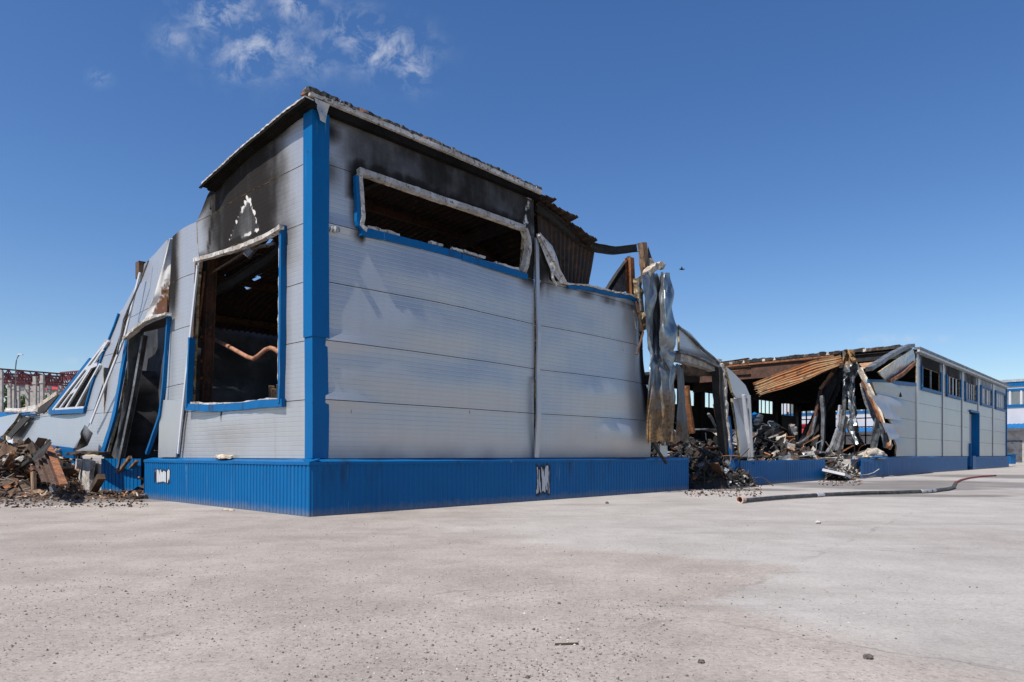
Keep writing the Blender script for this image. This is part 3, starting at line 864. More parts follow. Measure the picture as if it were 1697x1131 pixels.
# section between window bay and the gate
gB = GP([(327, 368), (318, 373), (300, 384), (287, 393), (283, 440), (279, 520), (271, 655), (262, 761), (298, 761), (318, 560), (331, 432), (328, 400)])
def stainB(v, z):
    pl = sstep(6.1, 7.0, v) * sstep(4.4, 5.8, z) * (0.85 + 0.5 * fbm((v * 2, z * .5, 3), 3))
    return (max(0, min(1, pl)), 0, 0)
def bulgeB(v, z): return bulgeA(min(v, 5.0), z) * sstep(6.2, 5.4, v) + 0.06 * math.sin((v - 5.2) * 1.6) * sstep(1.1, 3, z)
rows_from(gB, [], fmap_gable(bulgeB), stainB, (0.12, 0.12), rows=[1.13, 3.05, 4.5, 5.8, 7.08, 8.2])
mb = MB(); mb.sweep([gable(295, 752, -.1), gable(314, 570, -.12), gable(328, 440, -.1)], RECT(0.08, 0.04), upv=(1, 0, 0)); mb.build('joint_cover', [M['white_clean']], W)
mb = MB(); p = [gable(265, 663, -.10), gable(303, 664, -.10), gable(291, 758, -.10), gable(262, 758, -.10)]
mb.add([*p, *[q + Vector((0.04, 0, 0)) for q in p]], [(0, 1, 2, 3), (7, 6, 5, 4), (0, 4, 5, 1), (1, 5, 6, 2), (2, 6, 7, 3), (3, 7, 4, 0)])
mb.build('patch_panel', [M['sheetmetal']], W)

# gate jambs and lintel
mb = MB(); mb.sweep(resample([gable(280, 524, -.08), gable(272, 640, -.1), gable(266, 690, -.1), gable(244, 752, -.05)], 12), RECT(0.08, 0.10), upv=(1, 0, 0), jit=0.006); mb.build('gate_jamb', [M['blue_trim']], W)
# leaning section left of the gate
LEAN = 0.10
gC = GP([(284, 398), (279, 520), (246, 532), (213, 556), (195, 660), (172, 753), (128, 748), (151, 702), (195, 570), (231, 456), (236, 438), (262, 420)], 0, LEAN)
def stainC(v, z):
    e = sstep(9.2, 8.2, v - 0.35 * (6.5 - z)) * sstep(4.3, 5.0, z)
    s = e * (0.75 + 0.5 * fbm((v * 2, z, 4), 3)) * 0.85
    return (max(0, min(1, s)), 0, 0)
def bulgeC(v, z): return 0.10 * math.sin(v * 0.9) + 0.02 * fbm((v, z, 2), 3)
rows_from(gC, [], fmap_gable(bulgeC, 0, LEAN), stainC, (0.14, 0.14), rows=[0.9, 2.6, 4.2, 5.6, 7.5])
# peeled flap above the gate, ash white and rust streaked
ribbon('peeled_flap', [gable(282, 396, -.3, LEAN), gable(270, 440, -.35, LEAN), gable(254, 495, -.4, LEAN), gable(236, 535, -.35, LEAN)],
       [gable(286, 396, -.15, LEAN), gable(285, 450, -.15, LEAN), gable(276, 500, -.15, LEAN), gable(276, 520, -.15, LEAN)], 22, 10,
       [M['sheetmetal'], M['foam']], W, amp=0.04, fold=1.0, seed=3, thick=0.03,
       stain=lambda t, s: (0.0, 0.75 - .5 * s * sstep(.2, .6, t) * sstep(.35, .6, s), 0.9 * s * sstep(0.2, 0.6, t) if s > .35 else 0))
ribbon('gate_lintel', [gable(213, 552, -.2), gable(240, 536, -.2), gable(278, 522, -.2)], [gable(206, 560, .55), gable(238, 549, .5), gable(280, 538, .4)], 14, 6,
       [M['grey_metal'], M['char']], W, amp=0.05, fold=1, seed=8, thick=0.05)
mb = MB(); mb.sweep(resample([gable(208, 562, -.16), gable(240, 534, -.2), gable(262, 524, -.2), gable(279, 521, -.2)], 16), RECT(0.16, 0.07), jit=0.015); mb.build('lintel_trim', [M['white']], W)
mb = MB(); mb.sweep(resample([gable(213, 556, -.06, LEAN), gable(204, 610, -.08, LEAN), gable(190, 690, -.1, LEAN), gable(170, 754, -.1, LEAN)], 14), RECT(0.24, 0.08), upv=(1, 0, 0), jit=0.006); mb.build('gate_jamb', [M['blue_trim']], W)
# buckled door leaf still hanging in the gate
ribbon('gate_leaf', [gable(216, 552, .2), gable(210, 640, .3), gable(188, 752, .3)], [gable(243, 545, .9), gable(228, 640, .7), gable(200, 770, .4)], 26, 8,
       [M['galv'], M['char']], W, amp=0.10, fold=1.5, seed=5, thick=0.03, crease=0.1, stain=lambda t, s: (0.55 + 0.4 * fbm((t * 3, s * 7, 1)), 0, 0))
mb = MB(); mb.sweep([gable(240, 556, .5), gable(222, 660, .35), gable(196, 785, .1)], CPROF(0.16, 0.14), upv=(1, 0, 0)); mb.build('gate_rail', [M['grey_metal']], W)
# dark sheet added behind the gate so the opening stays in shade
ribbon('gate_dark_backing', [gable(196, 530, 1.5), gable(190, 640, 1.5), gable(180, 775, 1.5)], [gable(292, 505, 1.9), gable(286, 640, 1.9), gable(280, 775, 1.9)], 20, 24, [M['inside_grey'], M['inside']], W, amp=.10, fold=2, seed=4, thick=.05)
# white joint cover on the leaning part
mb = MB(); mb.sweep([gable(232, 452, -.2, LEAN), gable(206, 560, -.22, LEAN), gable(170, 650, -.22, LEAN), gable(150, 702, -.2, LEAN)], RECT(0.10, 0.04), upv=(1, 0, 0)); mb.build('joint_cover', [M['white_clean']], W)
mb = MB(); mb.sweep([gable(246, 432, -.2, LEAN), gable(236, 458, -.3, LEAN), gable(205, 530, -.3, LEAN), gable(194, 588, -.3, LEAN)], RECT(0.04, 0.04), upv=(1, 0, 0)); mb.build('loose_wire', [M['grey_metal']], W)
mb = MB(); q = gable(234, 446, 0, LEAN); mb.box((q.x - .1, q.y - .1, q.z - .3), (q.x + .25, q.y + .2, q.z + .22)); mb.build('rafter_end', [M['char_brown']], W)

# collapsed end of the gable with its strip window folded over
LE2 = 0.16
gD = GP([(231, 456), (222, 478), (205, 512), (196, 522), (184, 560), (176, 563), (130, 622), (80, 686), (48, 690), (34, 708), (20, 728), (24, 737), (80, 738), (128, 748), (150, 702), (195, 570)], 0, LE2)
gDwin = GP([(176, 569), (90, 680), (140, 678), (167, 593)], 0, LE2)
rows_from(gD, [gDwin], fmap_gable(lambda v, z: 0.04 * math.sin(v), 0, LE2), lambda v, z: (0, 0, 0), (0.25, 0.25), rows=[0.8, 2.75, 4.6, 7.5])
M['blue_pale'] = M['blue_trim']
gp = lambda x, y, o=-.06: gable(x, y, o, LE2)
mb = MB(); mb.sweep([gp(83, 684), gp(141, 681), gp(142, 676)], RECT(0.12, 0.16)); fr2 = mb.build('window_frame', [M['blue_pale']], W)
mb = MB(); mb.sweep([gp(140, 682), gp(152, 640), gp(170, 590), gp(190, 540), gp(197, 520)], RECT(0.07, 0.07), upv=(1, 0, 0)); mb.build('side_flashing', [M['blue_pale']], fr2)
mb = MB(); mb.sweep([gp(82, 683), gp(120, 635), gp(150, 597)], RECT(0.16, 0.08), upv=(1, 0, 0)); mb.build('side_flashing', [M['blue_pale']], fr2)
for a, b, w in [((88, 680), (176, 568), .08), ((98, 679), (172, 580), .06), ((108, 679), (180, 565), .08), ((125, 678), (166, 604), .07), ((92, 679), (140, 676), .10),
                ((118, 652), (128, 646), .09), ((143, 612), (162, 604), .12)]:
    mb = MB(); mb.bar(gp(*a, -.1), gp(*b, -.1), w, 0.06, up=(1, 0, 0)); mb.build('glazing_bar', [M['white_clean']], fr2)
# blue foot flashing and the bit beyond, fallen flat
mb = MB(); mb.sweep(resample([gp(22, 741, -.12), gp(70, 744, -.12), (gp(124, 752, -.12))], 10), RECT(0.08, 0.36), upv=(0, 0, 1), jit=0.01); mb.build('foot_flashing', [M['blue_pale']], W)
PD = lambda x, y: gable(x, y, -.4, 0.3)
ribbon('fallen_panel', [PD(-60, 700), PD(0, 694), PD(38, 687)], [PD(-60, 740), PD(0, 728), PD(10, 722)], 12, 6, [M['foam'], M['sheetmetal']], W, amp=0.04, seed=4, thick=0.1)
ribbon('dark_gap_strip', [PD(40, 691), PD(24, 704), PD(10, 722)], [PD(50, 692), PD(34, 708), PD(18, 726)], 10, 4, [M['char'], M['char']], W, amp=0.02, seed=9, thick=0.05)  # black strip standing in for the shaded gap beside the panel
ribbon('fallen_flashing', [PD(-60, 684), PD(0, 683), PD(40, 684), PD(62, 686)], [PD(-60, 698), PD(0, 694), PD(18, 692), PD(60, 688)], 12, 4, [M['blue_pale']], W, amp=0.03, seed=14, thick=0.03)
ribbon('fallen_insulation', [PD(12, 677), PD(36, 678), PD(62, 672)], [PD(11, 684), PD(36, 685), PD(62, 683)], 12, 4, [M['white']], W, amp=0.03, seed=24, thick=0.08)
ribbon('folded_cladding', [gp(66, 676, .3), gp(80, 664, .3), gp(96, 652, .3)], [gp(60, 688, .2), gp(76, 684, .2), gp(100, 656, .2)], 10, 4, [M['grey_metal'], M['char']], W, amp=0.05, seed=44, thick=0.05)
mb = MB(); mb.sweep([gp(66, 674, .3), gp(80, 664, .3), gp(97, 652, .3)], RECT(.16, .16)); mb.build('insulation_edge', [M['foam_pale']], W)
ribbon('bent_offcut', [gp(126, 742, -.7), gp(131, 722, -.6), gp(140, 704, -.5)], [gp(122, 748, -.3), gp(146, 738, -.3), gp(154, 718, -.3)], 12, 8, [M['grey_metal'], M['grey_metal']], W, amp=0.04, seed=2, thick=0.02)

# window opening frame in the gable
gf = lambda x, y, o=-.1: gable(x, y, o)
mb = MB(); mb.sweep(resample([gf(324, 432, -.16), gf(355, 424, -.18), gf(400, 410, -.2), gf(440, 394, -.2), gf(467, 377, -.16)], 26), RECT(0.12, 0.09), jit=0.008); fr3 = mb.build('window_frame', [M['white']], W)
mb = MB(); mb.sweep(resample([gf(469, 374), gf(468, 520), gf(466, 668)], 14), RECT(0.08, 0.13), upv=(1, 0, 0), jit=0.004); mb.build('frame_side', [M['blue_trim']], fr3)
mb = MB(); mb.sweep(resample([gf(318, 560), gf(314, 640), gf(313, 674)], 10), RECT(0.08, 0.15), upv=(1, 0, 0), jit=0.004); mb.build('frame_side', [M['blue_trim']], fr3)
mb = MB(); mb.sweep(resample([gf(310, 675), gf(350, 677), gf(400, 674), gf(440, 669), gf(470, 668)], 24), RECT(0.10, 0.17), jit=0.006); mb.build('sill', [M['blue_trim']], fr3)
mb = MB(); mb.sweep(resample([gf(318, 668, -.08), gf(350, 670, -.08), gf(400, 669, -.08), gf(440, 663, -.08), gf(464, 662, -.08)], 30), RECT(0.10, 0.05), jit=0.013); mb.build('burnt_lining', [M['white']], fr3)
mb = MB(); mb.sweep(resample([gf(465, 384, -.04), gf(465, 450, -.04), gf(463, 540, -.04), gf(464, 664, -.04)], 30), RECT(0.07, 0.05), upv=(1, 0, 0), jit=0.012); mb.build('burnt_lining', [M['foam_pale']], fr3)
mb = MB(); mb.sweep(resample([gf(326, 436, -.02), gf(322, 520, -.02), gf(317, 664, -.02)], 30), RECT(0.08, 0.05), upv=(1, 0, 0), jit=0.014); mb.build('burnt_lining', [M['char_brown']], fr3)
for a, b, w, mt in [((345, 430), (432, 398), .05, 'wood'), ((362, 425), (442, 408), .04, 'char_brown'), ((395, 416), (455, 404), .05, 'grey_metal'), ((352, 452), (440, 397), .04, 'char_brown'), ((428, 402), (408, 425), .14, 'grey_metal')]:
    mb = MB(); mb.bar(gable(*a, .35), gable(*b, .15), w, w); mb.build('hanging_lath', [M[mt]], W)
# columns just inside, hanging pipe
def icol(u, v, z0, z1, mt, w=0.22, h=0.22, top=None):
    mb = MB(); t = top or (u, v)
    mb.sweep(resample([(u, v, z0), ((u + t[0]) / 2 + .02, (v + t[1]) / 2, (z0 + z1) / 2), (t[0], t[1], z1)], 7), IPROF(w, h, 0.02), upv=(1, 0, 0)); return mb.build('column', [M[mt]], W)
q0 = gable(333, 668, .45); q1 = gable(350, 432, .45)
col1 = icol(q0.x, q0.y, 0.0, 6.6, 'rust_dark', .24, .24, (q0.x, q1.y))
for py in (560, 600, 628):
    q = gable(338, py, .42); mb = MB(); mb.box((q.x - .14, q.y - .15, q.z - .03), (q.x - .1, q.y + .15, q.z + .03)); mb.build('batten_plate', [M['rust']], col1)
mb = MB(); mb.sweep([gable(339, 450, .25), gable(331, 520, .25), gable(328, 545, .25)], RECT(.06, .05), upv=(1, 0, 0)); mb.build('rusty_strap', [M['rust']], W)
pp = lambda x, y: gable(x, y, 0.8)
tube_pts = [pp(356, 563), pp(385, 578), pp(410, 592), pp(420, 595), pp(428, 590), pp(440, 580), pp(448, 577), pp(455, 579), pp(468, 590)]
mb = MB(); mb.tube(tube_pts, 0.055, 10); pipe = mb.build('bent_pipe', [M['pipe_rust']], W, smooth=True)

# --- plinth ----------------------------------------------------------------
pa = []
q = gable(270, 790, -.2); pa.append((-.2, q.y, q.z, .12, .52, .17))
q = front(900, 806, -.2); pa.append((q.x, -.2, .55, .27, .12, .36))
q = front(1432, 785, -.2); pa.append((q.x, -.2, .42, 1.0, .14, .24))
M['plinth'] = blue_material('plinth_blue', pa)
def ribbed(name, p, q, z0, z1, out, pitch=0.14, amp=0.018, top_fn=None, parent=W, mat=None):
    """vertical corrugated skirting from p to q (local u, v); out = outward direction"""
    p, q, out = Vector((*p, 0)), Vector((*q, 0)), Vector((*out, 0)); ln = (q - p).length; d = (q - p) / ln
    n = max(1, int(ln / pitch)); xs = []
    for k in range(n):
        for t, o in ((0.0, 0), (0.28, 0), (0.38, 1), (0.90, 1)): xs.append(((k + t) / n * ln, o * amp))
    xs.append((ln, 0)); vs = []; fs = []; rows = 4
    for (s, o) in xs:
        for j in range(rows + 1):
            t = j / rows
            zt = z1 if not top_fn else top_fn(s)
            w = 0.008 * fbm((s * 0.5, t * 0.8, p.x + p.y), 2)
            vs.append(p + d * s + out * (o + w) + Vector((0, 0, z0 + (zt - z0) * t)))
    m_ = rows + 1
    for i in range(len(xs) - 1):
        for j in range(rows):
            fs.append((i * m_ + j, (i + 1) * m_ + j, (i + 1) * m_ + j + 1, i * m_ + j + 1))
    return mesh_obj(name, vs, fs, [mat or M['plinth']], parent, recalc=False)
def coping(p, q, out, z=1.07, w=0.21, mat='blue_trim'):
    p, q, out = Vector((*p, 0)), Vector((*q, 0)), Vector((*out, 0))
    n = max(2, int((q - p).length / 0.6)); pr = [(0, 0.0), (0.03, 0.0), (0.03, 0.065), (-w, 0.125), (-w, 0.10), (0, 0.04)]
    vs = []; fs = []
    for i in range(n + 1):
        c = p.lerp(q, i / n); j = 0.008 * fbm((c.x, c.y, 3), 2)
        for a, b in pr: vs.append(c + out * (a + j) + Vector((0, 0, z - 0.06 + b + j)))
    for i in range(n):
        for k in range(6):
            k2 = (k + 1) % 6; fs.append((i * 6 + k, i * 6 + k2, (i + 1) * 6 + k2, (i + 1) * 6 + k))
    fs += [tuple(range(6)), tuple(n * 6 + k for k in reversed(range(6)))]
    return mesh_obj('plinth_coping', vs, fs, [M[mat]], W)
PO = 0.20
vEnd = gable(240, 800, -PO).y
uEnd = front(1141, 790, -PO).x
ribbed('plinth_skirt', (-PO, -PO), (uEnd, -PO), 0.0, 1.05, (0, -1), amp=.010)
ribbed('plinth_skirt', (-PO, vEnd), (-PO, -PO), 0.0, 1.05, (-1, 0))
coping((-PO - .03, -PO), (uEnd, -PO), (0, -1)); coping((-PO, vEnd), (-PO, -PO - .03), (-1, 0))
mb = MB(); mb.box((-PO + .05, -PO + .05, 0), (uEnd - .02, 0.25, 1.0)); mb.box((-PO + .05, .25, 0), (0.25, vEnd - .02, 1.0)); mb.build('plinth_wall', [M['concrete']], W)
ribbon('curled_skirt', [Vector((-PO, vEnd + .04, 1.05)), Vector((-PO, vEnd + .05, 0.0))], [Vector((0.5, vEnd + .35, 1.08)), Vector((0.3, vEnd + .22, 0.0))], 8, 8, [M['plinth'], M['plinth']], W, amp=0.05, fold=3, seed=6, thick=0.01)
# plinth left of the gate with its bare concrete end
ga_ = lambda x: gable(x, 790, -PO).y
v1, v2, v3 = ga_(190), ga_(166), ga_(134)
ribbed('plinth_skirt', (-PO, v2 - .1), (0.45, v1 - .3), 0.0, 1.1, (-.5, -.86))
ribbed('plinth_skirt', (-PO - .15, ga_(20)), (-PO - .05, v3), 0.0, 1.0, (-1, 0), mat=M['blue_pale'])
mb = MB(); mb.box((-PO + .1, v2, 0), (0.25, ga_(-10), 0.95)); mb.build('plinth_wall', [M['concrete']], W)
for a, b in ((133, 143), (146, 158)):
    mb = MB(); va, vb = ga_(b), ga_(a)
    mb.sweep(resample([(-PO - .08, (va + vb) / 2, 0), (-PO - .1, (va + vb) / 2 + .04, .5), (-PO - .06, (va + vb) / 2, 1.06)], 6), RECT(vb - va, 0.14), upv=(1, 0, 0), jit=.012); mb.build('edge_board', [M['white']], W)
mb = MB(); mb.sweep(resample([gable(118, 753, -.5), gable(140, 750, -.55), gable(172, 752, -.4)], 10), RECT(0.35, 0.08), jit=.03); mb.build('charred_ledge', [M['char_brown']], W)

# second and third plinth runs
uA, uB = front(1226, 790, -PO).x, front(1367, 790, -PO).x
uC, uD, uE, uF = front(1411, 780, -PO).x, front(1603, 775, -PO).x, front(1617, 775, -PO).x, front(1672, 772, -PO).x
ribbed('plinth_skirt', (uA, -PO), (uB, -PO), 0.0, 1.0, (0, -1), pitch=0.2, amp=.012)
mb = MB(); mb.box((uA + .03, -PO + .05, 0), (uB - .02, 0.22, .98)); mb.build('plinth_wall', [M['concrete']], W)
uC2 = front(1468, 780, -PO).x
ribbed('plinth_skirt', (uC, -PO - .45), (uC2, -PO - .1), 0.0, 1.05, (0, -1), pitch=0.3, amp=.03, top_fn=lambda s: 1.1 - 0.05 * s)
ribbed('plinth_skirt', (uC + 1, -PO), (uD, -PO), 0.0, 1.05, (0, -1), pitch=0.28, amp=.010)
ribbed('plinth_skirt', (uE, -PO), (uF, -PO), 0.0, 1.05, (0, -1), pitch=0.28, amp=.010)
mb = MB(); mb.box((uE - 1.2, -PO - .01, 0), (uE, -PO + .3, 1.16)); mb.build('plinth_end_cap', [M['blue_pale']], W)
coping((uC2 - 1, -PO), (uD, -PO), (0, -1)); coping((uE, -PO), (uF, -PO), (0, -1))
mb = MB(); mb.box((uC + .03, -PO + .05, 0), (uD - .02, 0.22, 1.0)); mb.box((uE + .02, -PO + .05, 0), (uF, .22, 1.0)); mb.build('plinth_wall', [M['concrete']], W)

# ------------------------------------------------------------------ roof over the standing corner
def roof_z(u, v):
    z = 8.16 - 0.11 * max(0, u - 6.3) ** 2
    if v < 5.2: z -= 0.034 * max(0, v - 1.0) ** 1.75
    else: z -= 0.42 + 0.62 * sstep(5.2, 6.4, v) + 0.05 * (v - 5.2) + 0.10 * max(0, v - 10) ** 2
    return z
def hole_uv(px, py):
    a, b, c = ray(px, py); z = 7.0
    for _ in range(6):
        t = (z - CH) / c; u, v = CAMU + a * t, CAMV + b * t; z = roof_z(u, v)
    return u, v
holes = [hole_uv(*p) for p in ((419, 465), (413, 476), (372, 488), (370, 497), (371, 502), (437, 508), (443, 512), (453, 518), (425, 459))]
us = []
pitch = 0.23; k = 0; u = -0.16
while u < 9.15:
    for t, o in ((0.0, 0), (0.30, 0), (0.42, 1), (0.88, 1)): us.append((u + t * pitch, o * 0.05, k))
    u += pitch; k += 1
vs_ = [0, .25, .6] + [1.0 + 0.5 * i for i in range(25)]
stepj = {}
vv = []; ff = []; idx = {}
for i, (u, o, k) in enumerate(us):
    j0 = 0.0
    if u > U1:
        kk = k // 4
        j0 = -0.05 - 0.38 * (k % 4) / 4 + 0.1 * fbm((k * 1.7, 0, 0)); 
    lim = 13.0 if u < 8.2 else 13.0
    for j, v in enumerate(vs_):
        v_ = v if j else j0
        if u > 8.6: v_ = v_
        z = roof_z(u, v_) + o + 0.03 * fbm((u * .5, v_ * .5, 4), 2)
        vv.append(Vector((u, v_ - (0.12 if u <= U1 and j == 0 else 0), z)))
nj = len(vs_); N = len(vv)
kill = set()
for hu, hv in holes:
    for i in range(len(us) - 1):
        for j in range(nj - 1):
            if abs((us[i][0] + us[i + 1][0]) / 2 - hu) < 0.07 and vs_[j] <= hv < vs_[j + 1]: kill.add((i, j))
for i in range(len(us) - 1):
    for j in range(nj - 1):
        if (i, j) in kill: continue
        if us[i][0] < 1.0 and vs_[j] > 4.6: continue
        if us[i][0] > 8.6 and 0.9 < vs_[j] < 2.0 and us[i][2] % 3 == 1 and i % 4 == 1: continue
        a = i * nj + j
        ff.append((a, a + nj, a + nj + 1, a + 1))
        ff.append((N + a, N + a + 1, N + a + nj + 1, N + a + nj))
vv = vv + [p - Vector((0, 0, 0.012)) for p in vv]
roof = mesh_obj('roof_deck', vv, ff, [M['deck']], W, recalc=False)
# purlins under it
for v in (0.35, 3.2, 6.2, 9.3, 12.3):
    mb = MB(); mb.sweep([(u, v, roof_z(u, v) - 0.17) for u in (0.3 if v < 4 else 1.2, 2, 4, 6, 7, 8, 9.0)], CPROF(.12, .22), upv=(0, 0, 1)); mb.build('purlin', [M['rust_dark']], roof)
for u in (2.2, U1):
    mb = MB(); mb.sweep([(u, v, roof_z(u, v) - 0.55) for v in (0.3, 2, 4, 6, 8, 10, 12.6)], IPROF(.14, .3, .02)); mb.build('rafter', [M['char']], W)
    icol(u, 12.6, 0, 5.0, 'char')
# eaves: front flashing and burnt roof build-up above it
e0, e1 = front(520, 174, -.18), front(889, 325, -.18)
mb = MB(); mb.sweep(resample([Vector((-.2, -.18, 8.26)), Vector((2, -.19, 8.25)), Vector((4, -.2, 8.24)), Vector((U1 + .03, -.18, 8.20))], 18), RECT(0.08, 0.10), jit=0.005); mb.build('eaves_flashing', [M['white']], roof)
mb = MB(); mb.sweep([(-.12, -.08, 8.12), (3, -.08, 8.12), (U1, -.08, 8.1)], RECT(0.14, 0.16)); mb.build('eaves_closer', [M['soot']], roof)
def crumbly(name, pts, w, h, seed, n, parent, mats, spots=0.25):
    mb = MB(); pts = resample(pts, n)
    for i in range(n - 1):
        p, q = pts[i], pts[i + 1]
        hh = h * (0.65 + 0.7 * abs(fbm((i * .37, seed, 0), 3))); m_ = 0
        r = random.random()
        if r < spots: m_ = random.randrange(1, len(mats))
        prof = [(-w / 2, -h * .4), (w / 2, -h * .4), (w / 2 * random.uniform(.7, 1.1), hh * .8), (0, hh * random.uniform(.9, 1.15)), (-w / 2 * random.uniform(.7, 1.1), hh * .8)]
        mb.sweep([p, q + (q - p) * .25], prof, m=m_, jit=h * .10)
    return tag(mb.build(name, mats, parent), kind='stuff')
mb = MB(); pts = resample([Vector((-.22, -.06, 8.35)), Vector((3, -.05, 8.35)), Vector((U1 + .05, -.03, 8.30))], 110)
for i, p in enumerate(pts): p.z += .03 * fbm((i * .21, 2, 0), 3)
mb.sweep(pts, [(-.17, -.06), (.17, -.06), (.15, .03), (.05, .055), (-.1, .045), (-.16, .02)], jit=.016); mb.build('burnt_roofing', [M['burnt_edge']], roof)
ge = [gable(x, y, -.2) for x, y in ((513, 163), (480, 186), (440, 219), (400, 252), (370, 280), (341, 306))]
mb = MB(); mb.sweep(resample([p - Vector((-.03, 0, .05)) for p in ge], 24), RECT(0.26, 0.06), jit=0.006); mb.build('verge_board', [M['soot']], roof)
mb = MB(); mb.sweep(resample([p + Vector((0, 0, .0)) for p in ge], 70), [(-.11, -.02), (.11, -.02), (.1, .015), (-.1, .02)], jit=.008); mb.build('verge_capping', [M['white']], roof)
mb = MB(); mb.sweep([p + Vector((.14, 0, -.09)) for p in ge], RECT(0.22, 0.06)); mb.build('soffit', [M['soot']], roof)
mb = MB(); q = gable(345, 325, -.05); mb.bar(q + Vector((.15, .0, -.3)), q + Vector((.2, .1, .2)), .2, .16); mb.build('rafter_end', [M['char']], W)
ribbon('corner_capping', [Vector((-.1, -.2, 8.2)), Vector((.2, -.26, 8.15))], [Vector((.05, -.16, 7.82)), Vector((.16, -.16, 7.8))], 6, 5, [M['pale_metal']], W, amp=.03, seed=3)

ribbon('hanging_deck_sheet', [front(890, 340, .25), front(894, 400, .25), front(899, 478, .25)], [front(987, 407, .25), front(981, 440, .3), front(973, 486, .35)], 16, 80, [M['deck'], M['deck']], W, amp=.05, fold=1, corr=.06, ncorr=13, seed=8)
# --- torn top of the second bay --------------------------------------------
f0 = lambda x, y, v=-.1: front(x, y, v)
ribbon('peeled_cladding', [f0(890, 388, -.12), f0(905, 420, -.2), f0(916, 452, -.25), f0(928, 470, -.2)], [f0(897, 386, .0), f0(917, 408, -.05), f0(928, 440, -.1), f0(938, 468, -.1)], 16, 8,
       [M['sheetmetal'], M['foam']], W, amp=.06, fold=1.2, seed=31, thick=.03, stain=lambda t, s: (0.6 * (1 - s), .55, 0.1))
mb = MB(); mb.sweep(resample([f0(893, 390, -.25), f0(913, 424, -.3), f0(937, 468, -.25)], 10), RECT(.07, .06), jit=.008); mb.build('window_jamb_strip', [M['white']], W)
mb = MB(); mb.sweep(resample([f0(914, 440, -.2), f0(916, 462, -.22), f0(922, 474, -.2)], 8), RECT(.06, .05), jit=.008); mb.build('window_jamb_strip', [M['white']], W)
mb = MB(); mb.sweep(resample([f0(890, 342, .1), f0(925, 368, .1), f0(955, 395, .1), f0(985, 411, .1), f0(1020, 416, .05), f0(1058, 411, 0)], 20), CPROF(.12, .24), jit=.006); mb.build('sagging_gutter', [M['char']], W)
mb = MB(); mb.sweep(resample([f0(1043, 428, .3), f0(1046, 500, .3), f0(1052, 590, .3)], 8), IPROF(.22, .22, .03), upv=(0, 1, 0)); mb.build('column', [M['rust']], W)
icol(U2 + .1, 0.6, 0, 5.2, 'rust_dark', .24, .24)
mb = MB(); mb.sweep(resample([f0(1064, 403, .1), f0(1067, 430, .1), f0(1070, 462, .1)], 6), RECT(.26, .2), upv=(0, 1, 0), jit=.012); mb.build('timber_stub', [M['wood']], W)
mb = MB(); mb.sweep(resample([f0(1075, 430, .1), f0(1078, 456, .05)], 5), RECT(.24, .2), upv=(0, 1, 0), jit=.02); mb.build('timber_stub', [M['foam_pale']], W)
mb = MB(); q = [f0(1006, 486, .5), f0(1043, 430, .5), f0(1046, 480, .5), f0(1018, 490, .5)]
mb.add([*q, *[p + Vector((.02, .05, 0)) for p in q]], [(0, 1, 2, 3), (7, 6, 5, 4), (0, 4, 5, 1), (1, 5, 6, 2), (2, 6, 7, 3), (3, 7, 4, 0)]); mb.build('hanging_sheet', [M['grey_metal']], W)
mb = MB(); mb.sweep(resample([f0(1005, 485, .4), f0(1022, 458, .4), f0(1044, 428, .4)], 8), CPROF(.14, .16), jit=.004); mb.build('bent_purlin', [M['char']], W)
mb = MB(); mb.sweep(resample([f0(1032, 498, .4), f0(1048, 484, .4)], 4), RECT(.10, .10)); mb.build('bent_purlin', [M['char']], W)
mb = MB(); mb.add([f0(1070, 446, .2), f0(1074, 408, .2), f0(1086, 446, .2), f0(1070, 446, .25), f0(1074, 408, .25), f0(1086, 446, .25)], [(0, 1, 2), (5, 4, 3), (0, 3, 4, 1), (1, 4, 5, 2), (2, 5, 3, 0)]); mb.build('sheet_shard', [M['char']], W)
mb = MB(); mb.sweep(resample([f0(1068, 456, -.3), f0(1082, 446, -.3), f0(1094, 438, -.3), f0(1097, 442, -.3)], 9), RECT(.16, .2), jit=.04); mb.build('insulation_clump', [M['foam_pale']], W)
mb = MB(); mb.sweep(resample([f0(1056, 460, -.1), f0(1060, 500, -.1), f0(1066, 548, -.1)], 12), RECT(.22, .16), upv=(0, 1, 0), jit=.05); mb.build('panel_edge', [M['foam']], W)
mb = MB(); mb.tube(resample([f0(1054, 500, -.35), f0(1060, 530, -.4), f0(1066, 552, -.45), f0(1055, 588, -.45)], 12), .035, 6); mb.build('bent_rod', [M['rust_dark']], W)
mb = MB(); mb.tube(resample([f0(1058, 462, -.3), f0(1060, 490, -.3), f0(1062, 515, -.3)], 8), .03, 6); mb.build('bent_rod', [M['grey_metal']], W)
mb = MB(); mb.tube(resample([f0(1050, 515, -.3), f0(1054, 545, -.35), f0(1064, 562, -.35)], 8), .015, 5); mb.build('dangling_wire', [M['grey_metal']], W)
